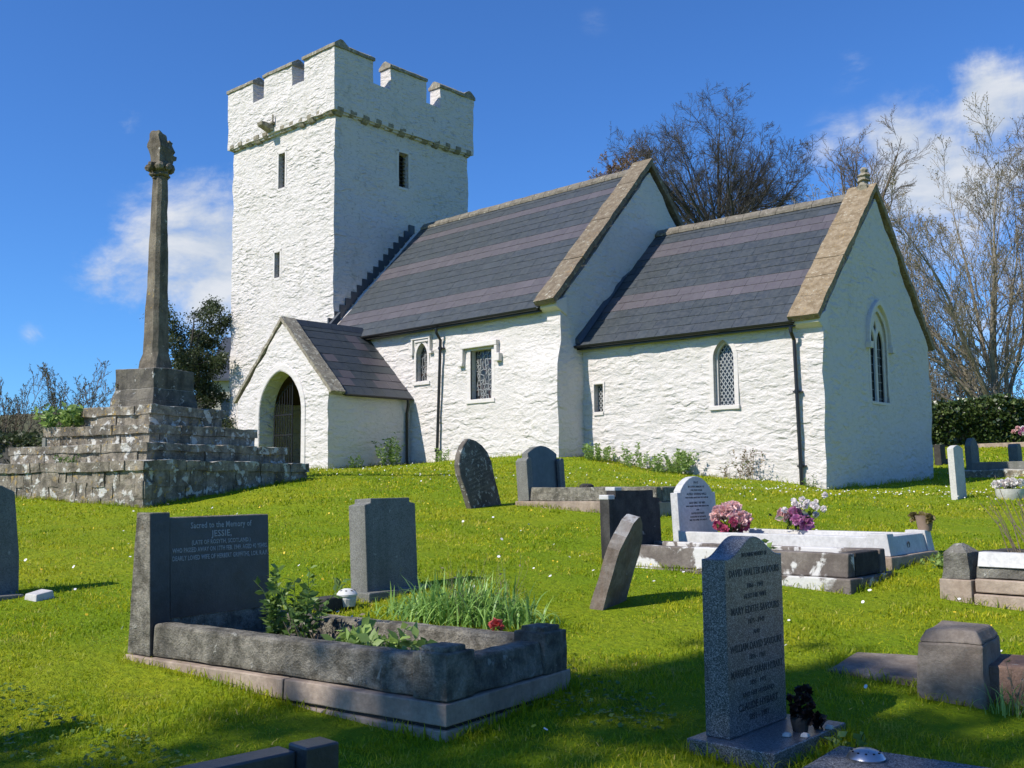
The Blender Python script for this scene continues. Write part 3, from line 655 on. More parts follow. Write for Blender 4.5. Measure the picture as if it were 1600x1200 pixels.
# gutters
def gutter(x0,x1,y,z,frame=None,parent=None,r=.065):
    m=MB(); pr=[(y+r*1.0*math.cos(a),z+r*math.sin(a)) for a in [math.pi+i*math.pi/6 for i in range(7)]]; pi=[(y+(r-.01)*math.cos(a),z+(r-.01)*math.sin(a)) for a in [math.pi+i*math.pi/6 for i in range(7)]]
    m.band(pr,pi,'x',x0,x1); m.box(x0,x1,y+r,y+r+.10,z-.10,z-.01)
    return cb(m,'gutter',M['black'],parent,frame)
gutter(-24.0,NXE-.52,NYS-ov-.03,NEZ-ov*sl+.055,parent=roof)
def pipe(path,frame=None,r=.042,br=(),name='downpipe'):
    m=MB(); m.tube(path,r,10)
    for p,d in br: m.tube([p,(p[0],p[1],p[2]+.07)],r+.014,10); m.box(p[0]-.10,p[0]+.10,p[1]+.01,p[1]+d,p[2]+.015,p[2]+.05)
    return cb(m,name,M['black'],None,frame,smooth=30)
yg=NYS-ov-.03
pipe([(-20.54,yg,4.30),(-20.55,yg,4.18),(-20.56,NYS-.10,3.98),(-20.72,NYS-.10,.55)],br=(((-20.575,NYS-.10,3.72),.1),((-20.72,NYS-.10,.9),.1)))
# stepped lead flashing up the tower
m=MB()
for i in range(16):
    y=NYS+.30+i*(NYR-NYS-.25)/16; z=NEZ+.06+(y-NYS)*sl
    xw=-26.278-.029*(y-19.6)
    m.box(xw-.02,xw+.045,y,y+(NYR-NYS-.25)/16+.004,z-.05,z+.30+.05)
cb(m,'flashing',M['lead'],roof)

# --- chancel ---------------------------------------------------------
CL,CD,CEZ,CRZ=6.33,6.95,3.60,6.92
b=MB(); b.prism([(0,-.8),(0,CEZ-.10),(CD/2,CRZ-.10),(CD,CEZ-.10),(CD,-.8)],'x',-.6,CL)
ch=cb(b,'chancel_wall',M['white'],None,KF,res=(.22,.22,.2),amp=.032,nscale=2.3,seed=21,fine=(6.5,.013))
for v in ch.data.vertices:
    p=v.co+CHO; k=max(0,min(1,(.9-p.z)/1.2)); v.co.y-=.05*k if p.y<21 else 0
cs=[]
win_cut([(.375,1.77),(.64,1.77),(.64,2.46),(.375,2.46)],-.5,.20,KF)
W4=(3.98,.255,1.74,2.82,3.24); win_cut(arch(*W4,7),-.5,.22,KF)
WE=(3.30,.55,1.86,3.28,4.04); win_cut(arch(*WE,8),CL-.42,CL+.6,KF,'x')
cut(ch,cs,30)
# tiny square light
w=MB(); w.box(.36,.66,-.04,.14,1.68,1.77); w.band([(.33,1.77),(.33,2.51),(.69,2.51),(.69,1.77)],[(.375,1.77),(.375,2.46),(.64,2.46),(.64,1.77)],'y',-.014,.05)
win=cb(w,'window',M['white_smooth'],None,KF,bevel=.01)
pane_lattice(win,[(.375,1.77),(.64,1.77),(.64,2.46),(.375,2.46)],.165,M['glass'],.375,.64,1.77,2.46,.088,.115,KF,th=.010)
# lancet with chamfered jamb
w=MB(); w.band(arch(W4[0],W4[1]+.11,W4[2]-.02,W4[3],W4[4]+.13,7),arch(*W4,7),'y',-.018,.04); w.box(3.60,4.36,-.045,.16,1.64,1.74)
w.band(arch(*W4,7),arch(W4[0],W4[1]-.055,W4[2],W4[3],W4[4]-.075,7),'y',.10,.16)
win=cb(w,'window',M['white_smooth'],None,KF,bevel=.012)
pane_lattice(win,arch(W4[0],W4[1]-.055,W4[2],W4[3],W4[4]-.075,7),.175,M['glass'],W4[0]-.20,W4[0]+.20,1.74,3.18,.100,.150,KF,th=.010)
# east window: two lights under a pointed head with hood
w=MB(); w.band(arch(WE[0],WE[1]+.10,WE[2]-.02,WE[3],WE[4]+.10,8),arch(*WE,8),'x',CL-.05,CL+.012); w.box(CL-.12,CL+.025,WE[0]-.60,WE[0]+.60,WE[2]-.07,WE[2])
win=cb(w,'window',M['white_smooth'],None,KF,bevel=.012)
tr=MB(); tr.prism(arch(WE[0],WE[1]+.02,WE[2],WE[3],WE[4]+.01,8),'x',CL-.105,CL-.055); tr_o=cb(tr,'tracery',M['white_smooth'],win,KF)
cs=[]
for c in(-.27,.27):
    m=MB(); m.prism(arch(WE[0]+c,.215,WE[2]-.1,3.22,3.60,6),'x',CL-.6,CL+.6); cs.append(ccut(m,KF))
m=MB(); m.prism([(WE[0],3.52),(WE[0]-.10,3.66),(WE[0],3.84),(WE[0]+.10,3.66)],'x',CL-.6,CL+.6); cs.append(ccut(m,KF))
cut(tr_o,cs); bv(tr_o,.014)
p=MB(); p.prism(arch(WE[0],WE[1]+.01,WE[2],WE[3],WE[4],8),'x',CL-.135,CL-.125); cb(p,'pane',M['glass'],win,KF)
lb=MB()
for c in(-.275,.275):
    for i in range(7): z=WE[2]+.2*(i+.5); lb.box(CL-.123,CL-.117,WE[0]+c-.19,WE[0]+c+.19,z-.006,z+.006)
    for d in(-.06,.06): lb.box(CL-.124,CL-.116,WE[0]+c+d-.005,WE[0]+c+d+.005,WE[2],3.5)
cb(lb,'lattice',M['lead_came'],win,KF)
h=MB(); h.band(arch(WE[0],WE[1]+.21,3.20,WE[3],WE[4]+.27,8),arch(WE[0],WE[1]+.12,3.20,WE[3],WE[4]+.15,8),'x',CL-.03,CL+.09)
for s_ in(-1,1): h.box(CL-.03,CL+.13,WE[0]+s_*.72-.09,WE[0]+s_*.72+.09,3.08,3.24)
cb(h,'hood_mould',M['white_smooth'],win,KF,bevel=.015)
ov2=.22; sl2=(CRZ-CEZ)/(CD/2)
m=slates(-.05,CL-.50,-ov2,CEZ-ov2*sl2+.06,CD/2,CRZ+.06,15,(4,5,11,12),9,.34); 
croof=cb(m,'roof',M['slate'],None,KF)
m=slates(-.05,CL-.50,CD+ov2,CEZ-ov2*sl2+.06,CD/2,CRZ+.06,15,(4,5,11,12),10,.42); cb(m,'roof',M['slate'],None,KF)
ridge(.0,CL-.55,CD/2,CRZ+.11,croof,KF,.17)
coping(-.08,CEZ-.10,CD/2,CRZ+.0,CL-.62,CL+.07,M['coping'],KF,seed=3,parent=ch)
m=MB(); m.prism([(-.20,CEZ-.22),(.25,CEZ-.42),(.25,CEZ+.1),(-.20,CEZ-.10)],'x',CL-.56,CL+.03); cb(m,'kneeler',M['white_smooth'],ch,KF,bevel=.02)
# finial stub on the gable
m=MB(); zt=CRZ+.20; m.lathe([(.15,zt-.1),(.17,zt+.05),(.10,zt+.10),(.09,zt+.16),(.15,zt+.20),(.13,zt+.30),(.17,zt+.34),(.08,zt+.42),(.10,zt+.50),(.05,zt+.56)],8,(CL-.25,CD/2,0))
cb(m,'finial',M['corbel'],ch,KF,res=.12,amp=.04,nscale=7.)
gutter(-.02,CL-.52,-ov2-.03,CEZ-ov2*sl2+.055,KF,croof)
yg2=-ov2-.03
pipe([(5.74,yg2,3.32),(5.74,yg2,3.22),(5.745,-.10,3.05),(5.80,-.10,-.12)],KF,br=(((5.765,-.10,1.9),.1),((5.80,-.10,.3),.1)))
# lead valley where the chancel roof meets the nave gable
m=MB(); L=math.hypot(CD/2+ov2,(CD/2+ov2)*sl2); uy,uz=1/math.hypot(1,sl2),sl2/math.hypot(1,sl2)
m.add([(-.03,-ov2,CEZ-ov2*sl2+.11),(.13,-ov2,CEZ-ov2*sl2+.10),(.13,CD/2,CRZ+.10),(-.03,CD/2,CRZ+.11),(-.03,-ov2,CEZ-ov2*sl2+.25),(.06,-ov2,CEZ-ov2*sl2+.25),(.06,CD/2,CRZ+.25),(-.03,CD/2,CRZ+.25)],[(3,2,1,0),(4,5,6,7),(0,1,5,4),(1,2,6,5),(2,3,7,6),(3,0,4,7)])
cb(m,'flashing',M['lead'],croof,KF)

# --- porch -----------------------------------------------------------
PX0,PX1,PY,PEZ,PRX,PRZ=-26.36,-21.965,16.24,2.55,-24.12,4.60
b=MB(); b.prism([(PX0,-.1),(PX0,PEZ-.05),(PRX,PRZ-.05),(PX1,PEZ-.05),(PX1,-.1)],'y',PY,NYS+.3)
porch=cb(b,'porch_wall',M['white'],res=(.2,.2,.2),amp=.03,nscale=2.6,seed=31,fine=(7.,.013))
cs=[]; DA=(-24.19,1.02,-.3,2.02,3.22)
win_cut(arch(*DA,9),PY-.6,PY+.55)
win_cut([(PX0+.45,.38),(PX1-.45,.38),(PX1-.45,2.5),(PRX,3.95),(PX0+.45,2.5)],PY+.48,NYS+.1)
cut(porch,cs,30)
w=MB(); w.band(arch(DA[0],DA[1]+.20,.30,DA[3],DA[4]+.24,9),arch(DA[0],DA[1]+.005,.30,DA[3],DA[4]+.008,9),'y',PY-.025,PY+.06)
cb(w,'door_arch',M['white_smooth'],porch,bevel=.03)
# porch interior: stone floor kept dark to deepen the shade, inner door
m=MB(); m.box(PX0+.5,PX1-.5,PY-.02,NYS,.28,.40); cb(m,'floor',M['dark_stone'],porch)
m=MB(); m.prism(arch(-24.3,.75,.4,1.8,2.55,7),'y',NYS-.02,NYS+.06)
for i in range(6): m.box(-24.3-.7+i*.235,-24.3-.7+i*.235+.015,NYS-.032,NYS,.42,2.2)
cb(m,'inner_door',M['wood'],porch)
# iron gate leaf, hinged on the west jamb and folded a little inwards
m=MB(); gx0,gx1=DA[0]-DA[1]+.16,DA[0]+.02; gy=PY+.40
def ztop(x): 
    a=arch(DA[0],DA[1]-.15,.3,DA[3],DA[4]-.17,20)
    for (xa,za),(xb,zb) in zip(a[1:],a[2:]):
        if xa<=x<=xb: return za+(zb-za)*(x-xa)/max(1e-6,xb-xa)
    return 2.
for i in range(8):
    x=gx0+(gx1-gx0)*i/7; m.tube([(x,gy,.48),(x,gy,ztop(x)-.12)],.014 if 0<i<7 else .022,6)
for z in(.55,1.45,2.02): m.box(gx0,gx1,gy-.012,gy+.012,z-.02,z+.02)
tp=[(gx0+(gx1-gx0)*i/9,gy,ztop(gx0+(gx1-gx0)*i/9)-.2) for i in range(10)]; m.tube(tp,.016,6)
gate=cb(m,'gate',M['iron'],porch)
# dark wood lining added to deepen the porch shade: roof, back, east side
m=MB(); m.hexa([(PX1-.47,PY+.56,2.44),(PX1-.47,NYS-.04,2.44),(PRX,NYS-.04,3.86),(PRX,PY+.56,3.86)][::-1],[(PX1-.47,PY+.56,2.48),(PX1-.47,NYS-.04,2.48),(PRX,NYS-.04,3.92),(PRX,PY+.56,3.92)][::-1])
m.hexa([(PX0+.47,PY+.56,2.44),(PX0+.47,NYS-.04,2.44),(PRX,NYS-.04,3.86),(PRX,PY+.56,3.86)],[(PX0+.47,PY+.56,2.48),(PX0+.47,NYS-.04,2.48),(PRX,NYS-.04,3.92),(PRX,PY+.56,3.92)])
m.prism([(PX0+.47,2.0),(PX1-.47,2.0),(PX1-.47,2.46),(PRX,3.88),(PX0+.47,2.46)],'y',NYS-.05,NYS-.015); cb(m,'shade_lining',M['wood'],porch)
m=MB(); m.box(PX1-.52,PX1-.44,PY+.57,NYS-.06,.40,2.44); cb(m,'shade_lining',M['wood'],porch)
# porch roof
pov=.16
for sgn,xb in((1,PX1),(-1,PX0)):
    slp=(PRZ-PEZ)/abs(PRX-xb); xo=xb+sgn*pov; zo=PEZ-pov*slp+.05
    m=slates(PY+.40,NYS+.02,xo,zo,PRX,PRZ+.05,9,(1,2,4,6,7),41+sgn,.40,axis='y',mixed=.5)
    pr=cb(m,'roof',M['slate'],porch)
    if sgn==1: proof=pr
m=MB(); n=6
for i in range(n):
    y0=PY+.42+(NYS-PY-.42)*i/n; y1=PY+.42+(NYS-PY-.42)*(i+1)/n-.012
    m.prism([(PRX-.14,PRZ-.06),(PRX-.02,PRZ+.13),(PRX+.02,PRZ+.13),(PRX+.14,PRZ-.06)],'y',y0,y1)
cb(m,'ridge',M['lead'],porch)
for sgn,xb in((1,PX1),(-1,PX0)):
    m=MB(); L=math.hypot(PRX-xb,PRZ-PEZ); ux,uz=(PRX-xb)/L,(PRZ-PEZ)/L; nx,nz=sgn*abs(uz),abs(ux)
    def P(s,h): return (xb+ux*s+nx*h,PEZ+uz*s+nz*h)
    n=6
    for i in range(n):
        s0=-.18+(L+.18)*i/n; s1=-.18+(L+.18)*(i+1)/n-.008
        q=[P(s0,.02),P(s1,.02),P(s1,.11),P(s0,.11)]
        if i==n-1: q[1]=(PRX,PRZ+.02/nz); q[2]=(PRX,PRZ+.11/nz)
        m.prism(q,'y',PY-.05,PY+.42)
    cb(m,'coping',M['cap'],porch,bevel=.014,res=(.15,.15,.15),amp=.012,nscale=5.)
slp=(PRZ-PEZ)/abs(PRX-PX1)
m=MB(); gxx=PX1+pov+.03; gzz=PEZ-pov*slp+.04; r=.055
pr=[(gxx+r*math.cos(a),gzz+r*math.sin(a)) for a in [math.pi+i*math.pi/6 for i in range(7)]]; pi_=[(gxx+(r-.01)*math.cos(a),gzz+(r-.01)*math.sin(a)) for a in [math.pi+i*math.pi/6 for i in range(7)]]
m.band(pr,pi_,'y',PY+.42,NYS-.12); cb(m,'gutter',M['black'],proof)
pipe([(gxx,NYS-.22,gzz-.03),(gxx,NYS-.22,gzz-.18),(PX1+.09,NYS-.18,gzz-.42),(PX1+.09,NYS-.18,.55)],r=.04)
# lead apron / upstand between tower corner, nave roof end and porch
m=MB(); m.prism([(NYS-.26,4.40),(NYS+.52,5.22),(NYS+.52,5.50),(NYS-.26,4.66)],'x',-26.02,-25.88); cb(m,'verge_board',M['lead'],roof,bevel=.01)

# ------------------------------------------------------------------ churchyard cross
cross=tag(empty('churchyard_cross',(-14.42,7.46,-.35),R(15)),'tall weathered stone preaching cross shaft on four rough lichened steps beside the porch','stone cross')
def rubble_tier(h,z0,z1,courses,seed,wmean):
    """a square step: irregular facing blocks round a rough core, slab-like top course"""
    rg=random.Random(seed); m=MB(); m.box(-h+.10,h-.10,-h+.10,h-.10,z0,z1-.02)
    zc=[z0+(z1-z0)*i/courses for i in range(courses+1)]
    for c in range(courses):
        for side in range(4):
            t=-h; 
            while t<h-.02:
                w=wmean*rg.uniform(.4,1.8); e=min(t+w,h)
                if h-e<.12: e=h
                d=rg.uniform(-.012,.014); jz=0 if (courses<2 or c==courses-1) else .035; zt=zc[c+1]+rg.uniform(-.010,.006)+rg.uniform(-jz,jz); zb=zc[c]-(.04 if c else 0)
                dep=min(.42,h*.8); g=.006
                a,bb=t+g,e-g
                q={0:(a,bb,-h-d,-h+dep),1:(h-dep,h+d,a,bb),2:(a,bb,h-dep,h+d),3:(-h-d,-h+dep,a,bb)}[side]
                if c==courses-1 and rg.random()<.15 and side==0: zt-=.02
                m.box(q[0],q[1],q[2],q[3],zb,zt); t=e
    return m
for h,z0,z1,nc,sd,wm in ((1.60,-.75,.575,8,1,.24),(1.37,.66,.84,1,2,.42),(1.04,.90,1.10,1,3,.42),(.69,1.18,1.39,1,4,.40)):
    m=rubble_tier(h,z0,z1,nc,sd,wm); zt={1:.70,2:.945,3:1.22,4:1.52}[sd]
    m.v+=[]; t2=rubble_tier(h+.03,z1-.004,zt,1,sd+20,wm*2.0); m.add(t2.v,t2.f)
    m.build('step',M['rubble'],cross,bevel=.012,res=(.10,.10,.06),amp=.013,nscale=4.5,seed=sd,fine=(15.,.010))
m=MB(); a,c_=.445,.40
m.hexa([(-a,-a,1.48),(a,-a,1.48),(a,a,1.48),(-a,a,1.48)],[(-a,-a,1.62),(a,-a,1.62),(a,a,1.62),(-a,a,1.62)])
m.hexa([(-a,-a,1.62),(a,-a,1.62),(a,a,1.62),(-a,a,1.62)],[(-c_,-c_,1.80),(c_,-c_,1.80),(c_,c_,1.80),(-c_,c_,1.80)])
m.hexa([(-c_,-c_,1.80),(c_,-c_,1.80),(c_,c_,1.80),(-c_,c_,1.80)],[(-c_,-c_,2.10),(c_,-c_,2.10),(c_,c_,2.10),(-c_,c_,2.10)])
m.build('pedestal',M['pedestal'],cross,bevel=.03,res=.12,amp=.012,nscale=4.,fine=(14.,.006))
m=MB(); prof=[]
def octo(w,ch): return [(-w,-w+ch),(-w+ch,-w),(w-ch,-w),(w,-w+ch),(w,w-ch),(w-ch,w),(-w+ch,w),(-w,w-ch)]
lv=[(2.08,.182,.015),(2.24,.176,.025),(2.36,.160,.060),(3.5,.130,.052),(5.1,.096,.040)]
vs=[];fs=[]
for i,(z,w_,c2) in enumerate(lv): vs+=[(x,y,z) for x,y in octo(w_,c2)]
for i in range(len(lv)-1): fs+=[(i*8+k,i*8+(k+1)%8,(i+1)*8+(k+1)%8,(i+1)*8+k) for k in range(8)]
fs+=[tuple(range(7,-1,-1)),tuple((len(lv)-1)*8+k for k in range(8))]
m.add(vs,fs); m.build('shaft',M['shaft'],cross,res=(.3,.3,.09),amp=.006,nscale=5.,fine=(22.,.005),smooth=35)
m=MB()
for z,r in((4.98,.12),(5.03,.155),(5.07,.13)): m.lathe([(r-.02,z-.025),(r,z-.01),(r,z+.01),(r-.02,z+.025)],8)
for k in range(8):
    a=k*math.pi/4; m.ball((.165*math.cos(a),.165*math.sin(a),5.14),.06,8,(1,1,1.1))
m.lathe([(.11,5.05),(.15,5.12),(.17,5.20),(.13,5.24)],8)
xf(m,(0,0,.1)); m.build('capital',M['shaft'],cross,res=.06,amp=.02,nscale=12.)
m=MB(); m.hexa([(-.10,-.12,5.20),(.12,-.12,5.20),(.12,.13,5.20),(-.10,.13,5.20)],[(-.12,-.15,5.46),(.12,-.14,5.46),(.12,.16,5.46),(-.12,.15,5.46)])
m.hexa([(-.12,-.15,5.44),(.12,-.14,5.44),(.12,.06,5.44),(-.12,.05,5.44)],[(-.09,-.13,5.72),(.08,-.12,5.70),(.07,.01,5.66),(-.09,.02,5.70)])
m.hexa([(-.10,.06,5.44),(.10,.06,5.44),(.11,.20,5.42),(-.1,.19,5.40)],[(-.06,.11,5.60),(.05,.12,5.62),(.06,.19,5.58),(-.05,.18,5.57)])
m.hexa([(-.06,.12,5.30),(.06,.12,5.30),(.06,.25,5.34),(-.06,.25,5.34)],[(-.06,.12,5.42),(.06,.12,5.42),(.05,.26,5.40),(-.05,.26,5.40)])
xf(m,(0,0,.1)); m.build('cross_head',M['shaft'],cross,res=.05,amp=.022,nscale=11.,fine=(30.,.008),smooth=40)

# ------------------------------------------------------------------ graves
EXCL=[]       # ground rectangles where no grass grows: (x,y,angle,x0,x1,y0,y1)
EXCL+=[(-14.42,7.46,R(15),-1.6,1.6,-1.6,1.6),(-16.28,19.08,0,-10.3,0,-.05,8),(-16.28,19.88,.06,0,6.33,0,6.95),(-26.28,19.6,.03,-5.8,0,0,6.2),(-26.36,16.24,0,.05,4.4,0,3)]
def grave(name,x,y,deg,label,cat='grave',group=None,z=None,dz=0.):
    zz=g1(x,y) if z is None else z
    return tag(empty(name,(x,y,zz+dz),R(deg)),label,cat,group)
def excl(x,y,deg,x0,x1,y0,y1): EXCL.append((x,y,R(deg),x0,x1,y0,y1))
def slab_profile(pts,x0,x1,lean_e=0.,tilt_n=0.):
    """headstone from a front outline pts (y,z), between x0 and x1; lean_e tips the top east, tilt_n tips it north"""
    m=MB(); m.prism(pts,'x',x0,x1); return xf(m,(0,0,0),0,R(-tilt_n),R(lean_e))
def text(parent,name,lines,x,yc,mat,size_scale=1.,depth=.003,lean_e=0.,tilt_n=0.):
    """lines: (string, cap height, z); lettering on an east-facing face at x"""
    outs=[]
    for (st,h,z,wmax) in lines:
        bm_all=bmesh.new()
        cu=bpy.data.curves.new('txt','FONT'); cu.body=st; cu.size=h*1.42; cu.align_x='CENTER'; cu.extrude=depth; cu.resolution_u=2; cu.space_character=1.05; cu.offset=h*.018
        o=bpy.data.objects.new('txt',cu); C.objects.link(o)
        dg=bpy.context.evaluated_depsgraph_get(); dg.update(); me=bpy.data.meshes.new_from_object(o.evaluated_get(dg))
        w=max([abs(v.co.x) for v in me.vertices] or [1])*2; sx=min(1.,wmax/w)
        n0=len(bm_all.verts); bm_all.from_mesh(me); bm_all.verts.ensure_lookup_table()
        for v in bm_all.verts[n0:]:
            v.co=Vector((x+v.co.z,yc+v.co.x*sx,z+v.co.y))
        bpy.data.objects.remove(o); bpy.data.curves.remove(cu); bpy.data.meshes.remove(me)
        M_=Matrix.Rotation(R(lean_e),4,'Y')@Matrix.Rotation(R(-tilt_n),4,'X'); bm_all.transform(M_)
        me=bpy.data.meshes.new(name); bm_all.to_mesh(me); bm_all.free(); me.materials.append(mat)
        o=bpy.data.objects.new(name,me); C.objects.link(o); o.parent=parent; outs.append(o)
    return outs

# A: large kerbed grave in the foreground (local origin at its south-east corner, x east, y north)
ax,ay,ad=-3.217,2.997,7
A=grave('grave_monument',ax,ay,ad,'large gritstone kerbed grave in the foreground, its broad dark headstone inscribed to Jessie',z=-1.085)
LA,WA=2.32,.96; excl(ax,ay,ad,-LA,0,0,WA)
rk=dict(res=(.09,.09,.07),amp=.0045,nscale=9.,fine=(26.,.004))
m=MB(); m.box(-LA,.0,0,WA,-.35,.055); m.build('plinth',M['plinth'],A,bevel=.008,res=(.2,.2,.2),amp=.006,nscale=4.)
m=MB(); m.box(-LA+.025,-.02,.02,WA-.02,.05,.078); m.build('joint',M['dark_stone'],A)
m=MB(); m.box(-LA,-1.02,0,WA,.074,.168); m.box(-1.01,0,0,WA,.074,.168); m.build('plinth',M['plinth'],A,bevel=.006,res=(.2,.2,.2),amp=.005,nscale=4.,seed=2)
def kerb(mb,x0,x1,y0,y1,z0,z1,rise=.02): mb.hexa([(x0,y0,z0),(x1,y0,z0),(x1,y1,z0),(x0,y1,z0)],[(x0,y0+.012,z1),(x1,y0+.012,z1),(x1,y1-.012,z1),(x0,y1-.012,z1)])
m=MB(); kerb(m,-LA+.20,-.205,.03,.17,.172,.345); m.build('kerb',M['kerb'],A,bevel=.02,**rk)
m=MB(); kerb(m,-LA+.20,-.205,WA-.17,WA-.03,.172,.335); m.build('kerb',M['kerb'],A,bevel=.02,seed=3,**rk)
m=MB(); m.hexa([(-.165,.205,.172),(-.02,.205,.172),(-.02,WA-.205,.172),(-.165,WA-.205,.172)],[(-.165,.205,.325),(-.045,.205,.325),(-.045,WA-.205,.325),(-.165,WA-.205,.325)]); m.build('kerb',M['kerb'],A,bevel=.012,seed=4,**rk)
for y0 in(.015,WA-.205):
    m=MB(); m.box(-.20,-.01,y0,y0+.19,.171,.368); m.box(-.175,-.035,y0+.025,y0+.165,.36,.392); m.build('corner_post',M['kerb'],A,bevel=.006,res=(.06,.06,.06),amp=.004,nscale=14.)
m=MB(); m.box(-LA+.18,-.16,.16,WA-.16,.10,.235); m.build('grave_soil',M['soil'],A,res=.1,amp=.02,nscale=7.)
# headstone, leaning slightly back, thicker at the foot
hx0=-LA+.005
m=MB()
def hs(y0,y1,z1,f=0.): m.hexa([(hx0,y0,.172),(hx0+.195+f,y0,.172),(hx0+.195+f,y1,.172),(hx0,y1,.172)],[(hx0+.055,y0,z1),(hx0+.165+f,y0,z1),(hx0+.165+f,y1,z1),(hx0+.055,y1,z1)])
hs(.015,.145,.945,.012); H1=m.build('headstone',M['kerb'],A,bevel=.006,res=(.1,.1,.1),amp=.003,nscale=12.)
m=MB(); hs(.147,.86,.915); m.build('headstone',M['kerb'],A,bevel=.006)
m=MB(); m.hexa([(hx0+.190,.152,.36),(hx0+.1935,.152,.36),(hx0+.1935,.855,.36),(hx0+.190,.855,.36)],[(hx0+.160,.152,.910),(hx0+.1685,.152,.910),(hx0+.1685,.855,.910),(hx0+.160,.855,.910)]); m.build('face_panel',M['dark_polish'],A)
m=MB(); m.hexa([(hx0+.2035,.018,.18),(hx0+.2095,.018,.18),(hx0+.2095,.142,.18),(hx0+.2035,.142,.18)],[(hx0+.174,.018,.94),(hx0+.1795,.018,.94),(hx0+.1795,.142,.94),(hx0+.174,.142,.94)]); m.build('face_panel',M['dark_polish'],A)
# the face leans by atan(.03/.74): lettering leans with it
la=-math.degrees(math.atan(.0275/.55)); px=(hx0+.1935)
def shear_text(parent,lines,x0,z0,k,yc,mat):
    for o in text(parent,'inscription',lines,0,yc,mat,depth=.0012):
        for v in o.data.vertices: v.co.x+=x0-(v.co.z-z0)*k+.0012
shear_text(A,[('Sacred to the Memory of',.034,.850,.44),('JESSIE,',.036,.798,.2),('(LATE OF ROSYTH, SCOTLAND.)',.024,.757,.42),('WHO PASSED AWAY ON 17TH FEB. 1949. AGED 40 YEARS.',.026,.716,.68),('DEARLY LOVED WIFE OF HERBERT GRIFFITHS, LOR. R.A.F.',.026,.672,.68)],px,.36,.025/.55,.505,M['letter_light'])

# B: plain grey headstone behind it
bx,by=-5.93,4.60; B_=grave('headstone_monument',bx,by,5,'plain grey headstone with stepped shoulders standing alone behind the large kerbed grave','headstone')
m=MB(); m.prism([(0,-.2),(0,.655),(.06,.668),(.06,.70),(.46,.70),(.46,.668),(.52,.655),(.52,-.2)],'x',0,.17); xf(m,(0,0,0),0,0,R(-3)); m.build('headstone',M['grey_stone'],B_,bevel=.006)
m=MB(); m.box(-.03,.24,-.05,.62,-.25,.05); m.build('base',M['grey_stone'],B_,bevel=.01,res=.15,amp=.006)
m=MB(); m.hexa([(.10,-.44,-.04),(.24,-.44,-.04),(.24,-.26,-.04),(.10,-.26,-.04)],[(.10,-.44,.05),(.24,-.44,.05),(.24,-.26,.05),(.10,-.26,.05)]); m.build('vase_block',M['dark_stone'],B_,bevel=.008)
V=grave('flower_holder',-5.69,4.38,0,'small white perforated flower holder in front of the plain grey headstone','flower holder',z=g1(-5.69,4.38)+.01)
m=MB(); m.lathe([(.055,0),(.065,.05),(.062,.07)],16); m.build('body',M['marble'],V)
m=MB(); m.lathe([(.070,.07),(.072,.082),(.055,.105),(.025,.118),(.003,.12)],16)
m.build('lid',M['enamel'],V,smooth=40)
m=MB()
for k in range(8): a=k*math.pi/4; m.ball((.048*math.cos(a),.048*math.sin(a),.106),.010,6,(1,1,.5))
m.build('lid_hole',M['dark'],V)

# C: pointed oval headstone leaning
cx_,cy_=-9.12,8.80; Cc=grave('headstone_monument',cx_,cy_,4,'brown pointed oval headstone leaning to its left, with worn pale lettering','headstone')
pts=[(.05,-.2),(.035,.25),(.015,.42),(.04,.55),(.11,.66),(.21,.75),(.335,.81),(.46,.75),(.56,.66),(.63,.55),(.655,.42),(.635,.25),(.62,-.2)]
m=slab_profile(pts,0,.085,-6,-16); m.build('headstone',M['brown_slab'],Cc,bevel=.012)
rg=random.Random(5)
for r_ in range(11):
    m=MB(); z=.62-r_*.052; yy=.335-(.16+.02*min(r_,4))*.9
    while yy<.335+(.16+.02*min(r_,4))*.9:
        w=rg.uniform(.008,.022)
        if rg.random()<.93:
            h=rg.uniform(.012,.026); m.box(.0852,.0868,yy,yy+w*.35,z,z+h); m.box(.0852,.0868,yy,yy+w,z+rg.choice((0,h-.005,h*.5)),z+rg.choice((0,h-.005,h*.5))+.005)
        yy+=w+.009
    xf(m,(0,0,0),0,R(16),R(-6)); m.build('inscription',M['letter_worn'],Cc)

# D: arched dark headstone with kerbs
dx_,dy_,dd=-8.86,9.52,4; D_=grave('grave_monument',dx_,dy_,dd,'kerbed grave with arched dark headstone between grey side posts near the church wall'); excl(dx_,dy_,dd,0,2.05,0,.9)
m=MB(); m.box(-.03,2.05,-.03,.93,-.3,.055); m.build('plinth',M['plinth'],D_,bevel=.01,res=.2,amp=.008)
pts=[(.10,.05),(.10,.66)]+[(.10+.60*(i/8),.66+.10*math.sin(math.pi*i/8)) for i in range(1,8)]+[(.70,.66),(.70,.05)]
m=slab_profile(pts,.02,.12,-4); m.build('headstone',M['grey_stone'],D_,bevel=.006)
m=slab_profile([(y,z-.004) if z>.1 else (y,z) for y,z in pts],.12,.128,-4); m.build('face_panel',M['dark_polish'],D_)
for y0 in(.0,.69):
    m=slab_profile([(y0,.05),(y0,.56),(y0+.05,.60),(y0+.11,.59),(y0+.11,.05)],-.01,.17,-4); m.build('side_post',M['grey_stone'],D_,bevel=.008)
for y0,y1 in((.0,.13),(.77,.90)):
    m=MB(); kerb(m,.19,2.02,y0,y1,.058,.225); m.build('kerb',M['kerb'],D_,bevel=.012,**rk)
m=MB(); kerb(m,1.90,2.02,.14,.76,.058,.225); m.build('kerb',M['kerb'],D_,bevel=.012,**rk)
m=MB(); m.box(.17,1.92,.12,.78,.0,.15); m.build('grave_soil',M['soil'],D_,res=.12,amp=.02,nscale=6.)

